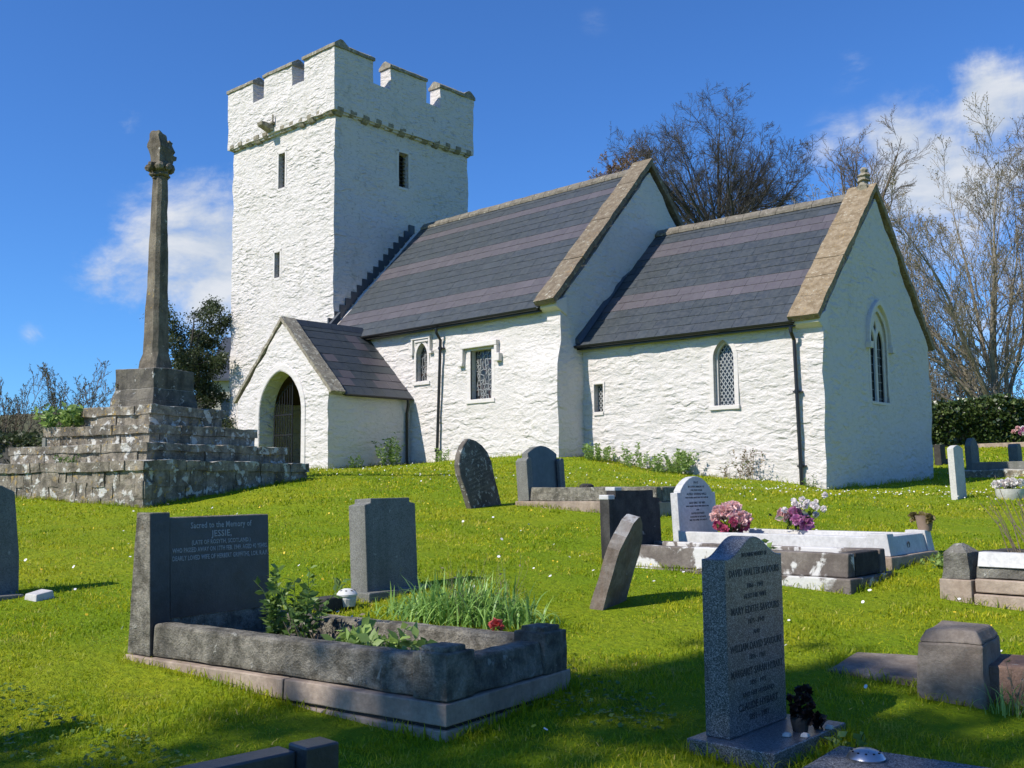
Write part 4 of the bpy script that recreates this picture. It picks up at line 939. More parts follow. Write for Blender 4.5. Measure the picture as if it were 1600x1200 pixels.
# E: dark headstone with white tops, long blotched kerb
ex,ey_,ed=-5.55,7.02,1.5; E_=grave('grave_monument',ex,ey_,ed,'low kerbed grave blotched with white, its dark headstone with white shoulder tops',z=-.785); excl(ex,ey_,ed,0,2.22,0,.72)
m=MB(); m.box(-.03,2.24,-.04,.75,-.3,.085); m.build('plinth',M['paint_blotch'],E_,bevel=.01,res=.2,amp=.007)
m=slab_profile([(.0,.08),(.0,.645),(.10,.645),(.10,.72),(.68,.72),(.68,.655),(.78,.645),(.78,.08)],.0,.10,-2); m.build('headstone',M['dark_stone'],E_,bevel=.006,res=.1,amp=.004)
m=MB(); m.box(-.028,.078,-.006,.09,.643,.685); m.build('white_top',M['marble'],E_,bevel=.008)
m=MB(); m.box(-.032,.075,.094,.20,.718,.752); m.build('white_top',M['marble'],E_,bevel=.008)
for y0,y1 in((.01,.13),(.58,.70)):
    m=MB(); kerb(m,.12,2.20,y0,y1,.088,.262); m.build('kerb',M['paint_blotch'],E_,bevel=.01,res=(.12,.12,.08),amp=.008)
m=MB(); kerb(m,2.08,2.20,.132,.578,.088,.262); m.build('kerb',M['dark_stone'],E_,bevel=.01)
m=MB(); m.box(.1,2.1,.12,.6,.02,.20); m.build('grave_soil',M['soil'],E_,res=.12,amp=.02,nscale=6.)

# F: white marble grave
fx,fy,fd=-3.45,8.05,1; F_=grave('grave_monument',fx,fy,fd,'white marble grave with round-topped inscribed headstone and pale kerbs'); excl(fx,fy,fd,-2.1,0,0,.98)
m=MB(); m.box(-2.13,.03,-.03,1.0,-.3,.115); m.build('plinth',M['plinth'],F_,bevel=.01,res=.2,amp=.008)
pts=[(.10,.118),(.10,.735),(.16,.735),(.16,.755)]+[(.16+.56*(i/10),.755+.135*math.sin(math.pi*i/10)**.8) for i in range(1,10)]+[(.72,.755),(.72,.735),(.78,.735),(.78,.118)]
m=slab_profile(pts,-2.10,-2.02,-3); hF=m.build('headstone',M['marble'],F_,bevel=.006)
tF=text(F_,'inscription',[('PEACE',.020,0.820,.2),('IN LOVING MEMORY OF',.018,0.780,.42),('OUR DEAR FATHER',.016,0.747,.4),('ALFRED THOMAS WILLS',.022,0.708,.46),('WHO PASSED AWAY MAY 1937 AGED 67',.015,0.677,.48),('ALSO EMILY HIS WIFE',.020,0.625,.44),('WHO PASSED AWAY 22ND MARCH 1948',.015,0.595,.48),('ALSO',.014,0.560,.2),('KATHLEEN MARY',.020,0.525,.40),('DAUGHTER OF THE ABOVE',.015,0.493,.42),('DIED 12TH APRIL 1974 AGED 71',.015,0.463,.48)],-2.0195,.44,M['letter_grey'],depth=.0012,lean_e=-3)
for y0,y1 in((.02,.14),(.84,.96)):
    m=MB(); kerb(m,-1.99,-.20,y0,y1,.118,.268); m.build('kerb',M['marble'],F_,bevel=.006)
for y0 in(.01,.82):
    m=MB(); m.hexa([(-.20,y0,.118),(.0,y0,.118),(.0,y0+.15,.118),(-.20,y0+.15,.118)],[(-.20,y0+.01,.295),(-.03,y0+.01,.295),(-.03,y0+.14,.295),(-.20,y0+.14,.295)]); m.build('corner_post',M['marble'],F_,bevel=.005)
m=MB(); m.hexa([(-.15,.165,.118),(-.01,.165,.118),(-.01,.815,.118),(-.15,.815,.118)],[(-.15,.165,.272),(-.04,.165,.272),(-.04,.815,.272),(-.15,.815,.272)]); m.build('kerb',M['marble'],F_,bevel=.005)
m=MB(); m.band([(.44+.03*math.cos(a),.19+.03*math.sin(a)) for a in np.linspace(0,6.283,13)[:-1]],[(.44+.018*math.cos(a),.19+.018*math.sin(a)) for a in np.linspace(0,6.283,13)[:-1]],'x',-.026,-.020,closed=True); m.build('emblem',M['letter_grey'],F_)
m=MB(); m.box(-1.98,-.13,.12,.86,.03,.20); m.build('grave_gravel',M['marble'],F_,res=.12,amp=.012,nscale=9.)

# G: leaning narrow stone
gx_,gy_=-4.46,5.50; G_=grave('headstone_monument',gx_,gy_,12,'narrow reddish grey headstone leaning sharply, seen nearly edge-on with a pointed top','headstone')
pts=[(.0,-.2),(.0,.42),(.04,.52),(.10,.62),(.16,.665),(.19,.67),(.25,.63),(.32,.52),(.35,.42),(.35,-.2)]
m=slab_profile(pts,0,.095,16,6); m.build('headstone',M['lean_stone'],G_,bevel=.012,res=(.06,.06,.06),amp=.006,nscale=9.)

# H: polished granite stone on a base
hx,hy,hd=-2.41,3.575,2; H_=grave('headstone_monument',hx,hy,hd,'tall polished grey granite headstone with curved top and dark lettering','headstone',z=-1.115); excl(hx,hy,hd,0,.40,0,.66)
m=MB(); m.box(0,.385,0,.66,-.2,.085); m.build('base',M['granite'],H_,bevel=.005)
n=18; top=[]
for i in range(n+1):
    t=i/n; s_=abs(t-.5)*2; z=.800+.085*(0.5+0.5*math.cos(math.pi*min(1,s_/.92)))**1.0
    top.append((.075+.50*t,z))
pts=[(.075,.086)]+top+[(.575,.086)]
m=slab_profile(pts,.045,.155); hs_=m.build('headstone',M['granite'],H_,bevel=.004)
text(H_,'inscription',[('IN LOVING MEMORY OF',.018,.802,.22),('DAVID WALTER SAVOURS',.030,.725,.44),('1866 - 1941',.020,.672,.2),('ALSO HIS WIFE',.020,.630,.22),('MARY EDITH SAVOURS',.030,.570,.42),('1875 - 1949',.020,.525,.2),('AND',.018,.480,.1),('WILLIAM DAVID SAVOURS',.030,.420,.45),('1896 - 1961',.020,.378,.2),('MARGARET SARAH HYBART',.030,.318,.45),('1895 - 1971',.020,.275,.2),('AND HER HUSBAND',.020,.232,.28),('CLAUDE HYBART',.030,.180,.36),('1891 - 1981',.024,.135,.24)],.1552,.325,M['letter_dark'],depth=.001)

# I: cut block, flat slab and red kerb at the right edge
m=MB(); m.hexa([(0,0,-.15),(.31,0,-.15),(.31,.46,-.15),(0,.46,-.15)],[(.012,.01,.27),(.302,.01,.27),(.302,.45,.27),(.012,.45,.27)])
m.hexa([(.012,.01,.27),(.302,.01,.27),(.302,.45,.27),(.012,.45,.27)],[(.04,.06,.325),(.27,.06,.325),(.27,.40,.325),(.04,.40,.325)])
I_=m.build('stone_block',M['bollard'],None,bevel=.012,res=(.1,.1,.1),amp=.006,nscale=7.); I_.location=(-2.02,4.94,-1.035); I_.rotation_euler=(0,0,R(8)); tag(I_,'squared brown stone with sloping shoulders at the end of a reddish kerb','stone block')
excl(-2.02,4.94,14,0,.3,0,.5)
m=MB(); m.hexa([(0,0,-.1),(.50,-.02,-.1),(.46,.50,-.1),(.02,.44,-.1)],[(0,0,.03),(.50,-.02,.03),(.46,.50,.03),(.02,.44,.03)]); o=m.build('flat_stone',M['bollard'],None,bevel=.01,res=.1,amp=.008,nscale=6.); o.location=(-2.52,5.05,-1.0); o.rotation_euler=(R(4),0,R(8)); tag(o,'flat grey slab sunk in the grass beside the squared brown stone','flat stone'); excl(-2.52,5.05,8,0,.5,0,.46)
m=MB(); m.hexa([(0,0,-.2),(1.3,0,-.2),(1.3,.40,-.2),(0,.40,-.2)],[(0,.012,.185),(1.3,.012,.185),(1.3,.40,.185),(0,.40,.185)]); o=m.build('stone_kerb',M['red_stone'],None,bevel=.01,res=(.12,.12,.1),amp=.007,nscale=6.); o.location=(-1.735,5.09,-1.05); o.rotation_euler=(0,0,R(14)); tag(o,'reddish sandstone kerb running off the right edge behind dry stalks','stone kerb'); excl(-1.735,5.09,14,0,1.3,0,.4)

# J: kerbed grave with white plaque at the right edge
jx,jy,jd=-2.76,7.30,-3; J_=grave('grave_monument',jx,jy,jd,'rough kerbed grave at the right edge with a white inscribed plaque and bare shrub inside'); excl(jx,jy,jd,0,2.1,0,.95)
m=MB(); m.box(-.02,.20,-.02,.22,-.3,.135); m.build('plinth',M['plinth'],J_,bevel=.008)
m=MB(); m.box(.215,2.1,-.02,.98,-.3,.045); m.build('plinth',M['plinth'],J_,bevel=.008,res=.2,amp=.006)
m=MB(); m.box(.22,2.1,.0,.96,.055,.145); m.build('plinth',M['plinth'],J_,bevel=.008,res=.2,amp=.006)
m=MB(); m.hexa([(-.005,.0,.138),(.185,.0,.138),(.185,.2,.138),(-.005,.2,.138)],[(.01,.0,.315),(.175,.0,.315),(.175,.2,.315),(.01,.2,.315)]); m.hexa([(.01,.0,.315),(.175,.0,.315),(.175,.2,.315),(.01,.2,.315)],[(.06,.07,.375),(.10,.07,.375),(.10,.14,.375),(.06,.14,.375)]); m.build('corner_post',M['kerb_dark'],J_,bevel=.01,res=.07,amp=.007,nscale=10.)
m=MB(); kerb(m,.215,2.08,.03,.17,.148,.225); m.build('kerb',M['kerb_dark'],J_,bevel=.008,**rk)
m=MB(); m.hexa([(.23,.022,.228),(2.05,.022,.228),(2.05,.16,.228),(.23,.16,.228)],[(.23,.055,.325),(2.05,.055,.325),(2.05,.15,.325),(.23,.15,.325)]); pq=m.build('plaque',M['marble'],J_,bevel=.004)
oj=text(J_,'inscription',[('IN LOVING MEMORY OF',.028,.285,.60),('BLODWEN',.028,.243,.34)],0,.0,M['letter_grey'],depth=.001)
for v in [v for o in oj for v in o.data.vertices]:
    x,y,z=v.co; v.co=Vector((.84+y,.0195+(z-.228)*(.033/.097)-.0,z))
m=MB(); kerb(m,.05,2.08,.80,.94,.10,.30); m.build('kerb',M['dark_stone'],J_,bevel=.01,**rk)
m=MB(); kerb(m,.03,.16,.22,.80,.10,.30); m.build('kerb',M['dark_stone'],J_,bevel=.01,**rk)
m=MB(); m.box(.15,2.0,.15,.82,.0,.19); m.build('grave_soil',M['soil'],J_,res=.12,amp=.02,nscale=6.)

# K: small slab with a metal flower holder at the bottom edge
m=MB(); m.hexa([(0,0,-.1),(.62,0,-.1),(.62,.42,-.1),(0,.42,-.1)],[(0,0,.045),(.62,0,.045),(.62,.42,.045),(0,.42,.045)]); K_=m.build('memorial_slab',M['granite_rough'],None,bevel=.006); K_.location=(-1.90,3.55,-1.10); K_.rotation_euler=(0,0,R(6)); tag(K_,'low grey granite slab at the bottom edge carrying a metal flower holder','memorial slab'); excl(-1.9,3.55,6,0,.62,0,.42)
V=grave('flower_holder',-1.77,3.83,0,'bright metal perforated flower holder set in the low granite slab','flower holder',z=-1.057)
m=MB(); m.lathe([(.066,0),(.072,.012),(.060,.030),(.030,.042),(.004,.044)],24); m.build('lid',M['alu'],V,smooth=40)
m=MB()
for r_,k_ in((.052,11),(.034,7),(.014,3)):
    for k in range(k_): a=k*2*math.pi/k_; m.ball((r_*math.cos(a),r_*math.sin(a),.033+.010*(1-r_/.06)),.0055,6,(1,1,.5))
m.build('lid_hole',M['dark'],V)

# L: top of a dark headstone at the bottom edge
Ll=grave('headstone_monument',-2.655,1.50,-3,'dark headstone cut off by the bottom edge, only its stepped top in view','headstone',z=-1.21)
m=MB(); m.box(0,.095,-.45,.285,-.2,.447); m.build('headstone',M['dark_polish'],Ll,bevel=.006)
m=MB(); m.box(.045,.145,.288,.40,-.2,.462); m.build('side_post',M['dark_polish'],Ll,bevel=.006)
# M: headstone cut by the left edge
Mm=grave('headstone_monument',-8.07,2.39,3,'grey-green headstone cut off by the left edge of the view','headstone')
m=slab_profile([(0,-.2),(0,.80),(.08,.83),(.56,.83),(.66,.78),(.70,.30),(.70,-.2)],0,.12,-3); m.build('headstone',M['grey_stone'],Mm,bevel=.008)
m=MB(); m.box(-.05,.3,-.05,.66,-.2,.04); m.build('base',M['grey_stone'],Mm,bevel=.01)
m=MB(); m.hexa([(0,0,-.05),(.16,0,-.05),(.16,.16,-.05),(0,.16,-.05)],[(.01,.01,.03),(.15,.01,.03),(.15,.14,.05),(.01,.14,.055)]); o=m.build('marker_stone',M['marble'],None,bevel=.006); o.location=(-7.72,3.02,g1(-7.72,3.02)); o.rotation_euler=(0,0,R(10)); tag(o,'small white marker stone lying at the foot of the left-edge headstone','marker stone')
# N: white war grave stone
Nn=grave('headstone_monument',-5.28,14.4,3,'slim white upright war grave headstone standing alone right of the chancel','headstone',dz=.0)
pts=[(0,-.2),(0,.70)]+[(.42*i/8,.70+.045*math.sin(math.pi*i/8)) for i in range(1,8)]+[(.42,.70),(.42,-.2)]
m=slab_profile(pts,0,.085,-2,0); m.build('headstone',M['portland'],Nn,bevel=.005)
# far graves on the right
def far_stone(px,py,deg,pts,th,label,mat='grey_stone'):
    o=grave('headstone_monument',px,py,deg,label,'headstone'); m=slab_profile(pts,0,th,-2); m.build('headstone',M[mat],o,bevel=.01); return o
rnd_top=lambda w,h,r:[(0,-.3),(0,h-r)]+[(w*i/8,h-r+r*math.sin(math.pi*i/8)) for i in range(1,8)]+[(w,h-r),(w,-.3)]
far_stone(-9.9,28.2,4,rnd_top(.75,1.0,.22),.16,'round-shouldered grey headstone at the head of a stone-kerbed plot before the hedge')
far_stone(-9.35,29.9,4,[(0,-.3),(0,.60),(.1,.68),(.36,.68),(.45,.58),(.45,-.3)],.25,'short grey stone standing behind the long kerb at the right edge')
far_stone(-11.95,31.4,4,[(0,-.3),(0,.62),(.5,.62),(.5,.2),(.72,.2),(.72,-.3)],.2,'small dark stone just past the chancel corner, before the hedge','dark_stone')
Q=grave('grave_monument',-9.75,27.1,-6,'rubble-edged plot with a pale stone kerb in front of the round-shouldered headstone')
m=MB(); m.box(0,3.6,0,.25,-.35,.20); m.build('rubble_edge',M['rubble'],Q,bevel=.03,res=(.2,.12,.12),amp=.05,nscale=3.)
m=MB(); m.box(.25,3.6,.30,.50,.0,.42); m.build('kerb',M['grey_stone'],Q,bevel=.015)
m=MB(); m.box(-.02,.22,-.04,.28,.08,.22); m.build('corner_post',M['rubble'],Q,bevel=.03,res=.1,amp=.02)
m=MB(); m.box(0,5.,0,.3,-.2,.16); o=m.build('stone_kerb',M['plinth'],None,bevel=.02); o.location=(-14.0,41.0,g1(-13,41)); o.rotation_euler=(0,0,R(-10)); tag(o,'long pinkish kerb laid along the foot of the ivy hedge','stone kerb')
# far graves on the left
X_=grave('headstone_monument',-24.2,9.6,5,'small dark stone cross beyond the steps on the left','headstone',dz=-.05)
m=MB(); m.box(0,.16,.17,.33,-.2,1.05); m.box(0,.16,-.05,.55,.62,.80); m.build('cross',M['grey_stone'],X_,bevel=.012)
far_stone(-23.3,9.75,5,[(0,-.3),(0,.46),(.55,.46),(.55,-.3)],.35,'low grey stone beside the small cross on the left')
far_stone(-24.0,8.0,5,[(0,-.3),(0,.42),(.15,.50),(.7,.50),(.8,.42),(.8,-.3)],.2,'low grey headstone at the far left edge below the hedge')

# ------------------------------------------------------------------ vegetation
NR=np.random.default_rng(11)
RT2=np.array([math.cos(YAW),math.sin(YAW)]); FW2=np.array([-math.sin(YAW),math.cos(YAW)])
def nrm(a): return a/np.maximum(np.linalg.norm(a,axis=-1,keepdims=True),1e-9)
def leaf_cards(P,D,size,rng,wid=.5,up=.2,fold=.25,droop=0.):
    """one folded leaf per point: P base, D direction, size length -> V,F,var"""
    n=len(P); D=nrm(D+np.array([0,0,-droop])); sz=(np.full(n,size) if np.isscalar(size) else size)[:,None]
    r=nrm(rng.normal(size=(n,3))+np.array([0,0,up*2])); s=nrm(np.cross(D,r)); nn=nrm(np.cross(s,D))
    a=P; c=P+D*sz; m=P+D*sz*.45; w=sz*wid*.5
    b1=m+s*w+nn*w*fold; b2=m-s*w+nn*w*fold
    V=np.stack([a,b1,c,b2],1).reshape(-1,3); F=np.arange(4*n).reshape(n,4); F=np.concatenate([F[:,[0,1,2]],F[:,[0,2,3]]])
    return V,F,np.repeat(rng.random(n),4)
def join(parts):
    V=[];F=[];A=[];o=0
    for v,f,a in parts: V.append(v);F.append(f+o);A.append(a);o+=len(v)
    return np.concatenate(V),np.concatenate(F),np.concatenate(A)
def tubes(P,Rr,n=4):
    """P (b,s,3) polylines, Rr (b,s) radii -> V,F(quads)"""
    b,s,_=P.shape; T=np.gradient(P,axis=1); T=nrm(T); ref=np.where(np.abs(T[:,:1,2:3])>.9,np.array([[[1.,0,0]]]),np.array([[[0,0,1.]]]))
    A=nrm(np.cross(T,np.broadcast_to(ref,T.shape))); B=np.cross(T,A)
    k=np.arange(n)*2*np.pi/n; V=P[:,:,None]+Rr[:,:,None,None]*(A[:,:,None]*np.cos(k)[:,None]+B[:,:,None]*np.sin(k)[:,None])
    idx=np.arange(b*s*n).reshape(b,s,n); i0=idx[:,:-1]; i1=idx[:,1:]
    F=np.stack([i0,np.roll(i0,-1,2),np.roll(i1,-1,2),i1],-1).reshape(-1,4)
    return V.reshape(-1,3),F
def grow(rng,P,Rr,levels):
    """level-by-level branching; returns list of (P,R) per level"""
    out=[(P,Rr)]
    for L in levels:
        b,s,_=P.shape; n=L['n']; ln=np.linalg.norm(np.diff(P,axis=1),axis=2).sum(1)
        t=(L.get('t0',.25)+(1-L.get('t0',.25))*(np.arange(n)[None]+rng.random((b,n)))/n).clip(0,.999)*(s-1)
        i=np.floor(t).astype(int); f=(t-i)[...,None]; bi=np.arange(b)[:,None]
        pos=P[bi,i]*(1-f)+P[bi,i+1]*f; tan=nrm(P[bi,i+1]-P[bi,i]); rad=Rr[bi,i]*(1-f[...,0])+Rr[bi,i+1]*f[...,0]
        perp=nrm(np.cross(tan,rng.normal(size=tan.shape))); ang=np.radians(L['ang']+rng.normal(size=(b,n,1))*L.get('av',8))
        d=nrm(np.cos(ang)*tan+np.sin(ang)*perp)
        le=(L['len']*ln[:,None]*(1-.45*(t/(s-1)))*rng.uniform(.65,1.25,(b,n))).reshape(-1)
        pos=pos.reshape(-1,3); d=d.reshape(-1,3); rad=np.maximum(rad.reshape(-1)*L.get('rr',.55),L.get('rmin',.006)); ns=L.get('ns',5)
        Q=[pos]; 
        for k in range(ns):
            d=nrm(d+rng.normal(size=d.shape)*L.get('w',.15)+np.array([0,0,L.get('trop',.08)])); Q.append(Q[-1]+d*(le/ns)[:,None])
        P=np.stack(Q,1); Rr=rad[:,None]*np.linspace(1,L.get('tip',.35),ns+1)[None]; Rr=np.maximum(Rr,L.get('rmin',.006)*.7)
        out.append((P,Rr))
    return out
def stems(rng,base,dirs,lens,r0,ns=10,w=.07,trop=.05,tip=.07):
    P=[];Rr=[]
    for d,l,r in zip(dirs,lens,r0):
        d=np.array(d,float); d/=np.linalg.norm(d); q=[np.array(base,float)+rng.normal(size=3)*[.08,.08,0]]
        for k in range(ns):
            d=d+rng.normal(size=3)*w+np.array([0,0,trop]); d/=np.linalg.norm(d); q.append(q[-1]+d*l/ns)
        P.append(q); Rr.append(r*np.linspace(1,tip,ns+1))
    return np.array(P),np.array(Rr)
def bare_tree(name,lat,d,label,seed,trunk_h,trunk_r,fan,levels,bark,buds=None,group=None,cat='tree',ltrop=.05,sides=(6,5,3,3,3),zb=-.2,bud_size=.12,bud_n=1):
    """fan: list of (east-ish lean across the view, lean in depth, length, radius) for the limbs, from the trunk top"""
    rng=np.random.default_rng(seed); xy=RT2*lat+FW2*d; z=g1(*xy)+zb; root=tag(empty(name,(xy[0],xy[1],z)),label,cat,group)
    dirs=[np.array([*(RT2*a+FW2*b),1.]) for a,b,_,_ in fan]
    P,Rr=stems(rng,(0,0,trunk_h),dirs,[f[2] for f in fan],[f[3] for f in fan],trop=ltrop)
    lv=grow(rng,P,Rr,levels)
    parts=[]
    if trunk_h>0:
        k=np.linspace(0,1,7); T=np.stack([.15*np.sin(k*3+seed),.12*np.sin(k*2.3),k*trunk_h*1.02],1); T-=T[0]; T[:,:2]*=np.linspace(1,0,7)[:,None]
        V,F=tubes(T[None],(trunk_r*(1.25-.45*k))[None],9); parts.append((V,F,np.zeros(len(V))))
    V,F=tubes(*lv[0],7); parts.append((V,F,np.zeros(len(V))))
    V,F=tubes(*lv[1],5); parts.append((V,F,np.zeros(len(V))))
    V,F,A=join(parts); npmesh('trunk',V,F,bark,root,A,smooth=True)
    parts=[]
    for i,(p,r) in enumerate(lv[2:]):
        V,F=tubes(p,r,4 if i==0 else 3); parts.append((V,F,np.zeros(len(V))))
    V,F,A=join(parts); npmesh('crown',V,F,bark,root,A)
    if buds:
        p=np.concatenate([q[0][:,-1] for q in lv[-2:]]+[lv[-1][0][:,2]]); dd=rng.normal(size=(len(p)*bud_n,3))+[0,0,.4]; p=np.repeat(p,bud_n,0)
        V,F,A=leaf_cards(p,dd,rng.uniform(.5,1.3,len(p))*bud_size,rng,.55); npmesh('buds',V,F,buds,root,A)
    return root
def fanout(rng,n,spread,l,r,bias=(0,0)):
    o=[]
    for i in range(n):
        a=2*math.pi*(i+rng.random()*.6)/n; k=spread*math.sqrt(rng.uniform(.08,1.)); o.append((math.cos(a)*k+bias[0],math.sin(a)*k+bias[1],l*rng.uniform(.8,1.12)/math.sqrt(1+k*k*.25),r*rng.uniform(.75,1.1)))
    return o
TREES='bare trees beyond the churchyard'
rg=random.Random(3)
bare_tree('beech_tree',12.7,60,'wide dark beech, a leafless dome of fine branches behind the nave and chancel roofs',21,11.7,.5,fanout(rg,11,1.65,8.4,.16)+fanout(rg,9,.75,8.0,.15),
    [dict(n=9,len=.56,ang=42,w=.15,trop=.03,ns=6,rr=.5,t0=.12),dict(n=8,len=.54,ang=42,w=.16,trop=.04,ns=5,rr=.5,rmin=.013,t0=.15),dict(n=7,len=.56,ang=40,w=.17,trop=.04,ns=4,rr=.55,rmin=.008,t0=.15),dict(n=4,len=.65,ang=36,w=.17,trop=.03,ns=3,rr=.6,rmin=.0055)],M['bark'],group=TREES,ltrop=.022)
bare_tree('bare_tree',19.6,56,'thin bare tree showing small behind the chancel gable finial',22,11.5,.3,fanout(rg,8,.95,6.0,.11),
    [dict(n=9,len=.5,ang=38,w=.14,trop=.05,ns=5,rr=.5),dict(n=7,len=.5,ang=38,w=.15,trop=.05,ns=4,rr=.5,rmin=.013),dict(n=6,len=.5,ang=38,w=.16,trop=.04,ns=3,rr=.6,rmin=.008)],M['twig_brown'],group=TREES)
bare_tree('budding_tree',8.6,72,'rounded tree crown with orange brown buds peeping over the nave ridge',23,17.0,.4,fanout(rg,12,.62,4.6,.13),
    [dict(n=9,len=.5,ang=38,w=.13,trop=.05,ns=5,rr=.5),dict(n=8,len=.5,ang=40,w=.15,trop=.05,ns=4,rr=.5,rmin=.018),dict(n=6,len=.5,ang=40,w=.16,trop=.04,ns=3,rr=.6,rmin=.012)],M['twig_brown'],M['bud_orange'],TREES,bud_size=.09,bud_n=2)
bare_tree('ash_tree',22.2,46,'tall pale many-stemmed tree with fresh buds leaning left above the ivy hedge',24,.8,.34,
    [(-.95,.1,11.2,.10),(-.66,-.2,11.6,.13),(-.42,.25,12.,.14),(-.22,-.1,12.4,.15),(-.02,.2,12.4,.14),(.25,-.2,11.,.11),(-1.3,.3,9.6,.09),(-.52,.5,10.4,.10),(-.8,-.4,10.4,.09),(.05,-.3,11.,.10),(-1.1,-.2,10.2,.09),(-.3,.1,11.6,.10)],
    [dict(n=18,len=.38,ang=34,w=.11,trop=.06,ns=6,rr=.36,t0=.14),dict(n=9,len=.46,ang=34,w=.13,trop=.08,ns=4,rr=.5,rmin=.012),dict(n=6,len=.5,ang=36,w=.14,trop=.08,ns=3,rr=.6,rmin=.007)],M['bark_pale'],M['leaf_bud'],TREES,bud_size=.075,bud_n=1)
bare_tree('ash_tree',26.4,43,'darker bare tree whose crown enters at the right edge above the hedge',25,2.5,.28,
    [(-.8,.1,9.6,.10),(-.55,-.2,10.2,.11),(-.3,.25,10.8,.13),(-.1,-.1,11.,.13),(.2,.2,10.6,.12),(.5,.0,9.,.10),(-1.05,-.2,8.4,.09),(-.4,.1,9.8,.10)],
    [dict(n=17,len=.44,ang=40,w=.14,trop=.03,ns=6,rr=.4,t0=.14),dict(n=9,len=.5,ang=38,w=.15,trop=.04,ns=4,rr=.5,rmin=.012),dict(n=6,len=.5,ang=38,w=.16,trop=.03,ns=3,rr=.6,rmin=.008)],M['twig_brown'],M['leaf_bud'],TREES,bud_size=.065)
for i,(lat,d,h) in enumerate(((21.2,52,4.4),(24.4,54,5.0),(27.0,56,5.4))):
    bare_tree('bare_thicket',lat,d,('leafless brown thicket just right of the chancel behind the ivy hedge','leafless brown thicket behind the pale tree trunks and ivy hedge','leafless brown thicket at the right edge behind the ivy hedge')[i],30+i,0,.1,fanout(rg,10,.8,h,.06),
        [dict(n=9,len=.5,ang=34,w=.14,trop=.08,ns=5,rr=.5,t0=.1),dict(n=7,len=.5,ang=36,w=.15,trop=.06,ns=4,rr=.5,rmin=.012),dict(n=5,len=.5,ang=38,w=.16,trop=.05,ns=3,rr=.6,rmin=.008)],M['twig_brown'],M['leaf_olive'] if i else None,'bare thickets behind the hedge','thicket',bud_size=.1)
for i,(lat,d,h,sp) in enumerate(((-14.6,29,2.9,.45),(-12.0,28,2.85,.42),(-16.6,30,3.0,.5))):
    bare_tree('bare_shrub',lat,d,('upright twiggy shrub left of the stone steps, nearer the frame edge','rounded twiggy shrub just behind the left end of the stone steps','twiggy shrub partly cut off by the left edge')[i],40+i,0,.1,fanout(rg,11,sp,h,.035),
        [dict(n=8,len=.42,ang=28,w=.12,trop=.10,ns=5,rr=.55,t0=.15),dict(n=6,len=.48,ang=32,w=.14,trop=.08,ns=4,rr=.55,rmin=.007),dict(n=4,len=.5,ang=34,w=.15,trop=.06,ns=3,rr=.6,rmin=.005)],M['twig_brown'],M['leaf_olive'],'twiggy shrubs left of the cross','shrub',bud_size=.042)
# dark evergreen behind the cross
def evergreen(lat,d,h,r,label,seed):
    rng=np.random.default_rng(seed); xy=RT2*lat+FW2*d; root=tag(empty('evergreen_tree',(xy[0],xy[1],g1(*xy)-.1)),label,'tree')
    P,Rr=stems(rng,(0,0,0),[(0,0,1.),(.10,.08,1),(-.12,.05,1)],[h,h*.86,h*.8],[.13,.09,.08],10,.05,.05,.15)
    lv=grow(rng,P,Rr,[dict(n=14,len=.37,ang=60,w=.12,trop=.05,ns=5,rr=.4,t0=.18,av=14),dict(n=7,len=.45,ang=46,w=.15,trop=.08,ns=4,rr=.5,rmin=.008)])
    ps=[]
    for k,(p,rr) in enumerate(lv): V,F=tubes(p,rr,6 if k==0 else 4); ps.append((V,F,np.zeros(len(V))))
    V,F,A=join(ps); npmesh('trunk',V,F,M['bark'],root,A)
    tips=np.concatenate([lv[2][0][:,1:].reshape(-1,3),lv[1][0][:,3:].reshape(-1,3)])
    keep=vn(tips,.9,seed)>-.55; tips=tips[keep]
    n=24; p=np.repeat(tips,n,0)+rng.normal(size=(len(tips)*n,3))*.10; D=rng.normal(size=p.shape)+[0,0,.2]
    V,F,A=leaf_cards(p,D,rng.uniform(.06,.13,len(p)),rng,.5); npmesh('crown',V,F,M['leaf_olive'],root,A)
evergreen(-11.75,36,5.9,1.6,'dark small-leaved evergreen tree standing between the cross and the tower',51)
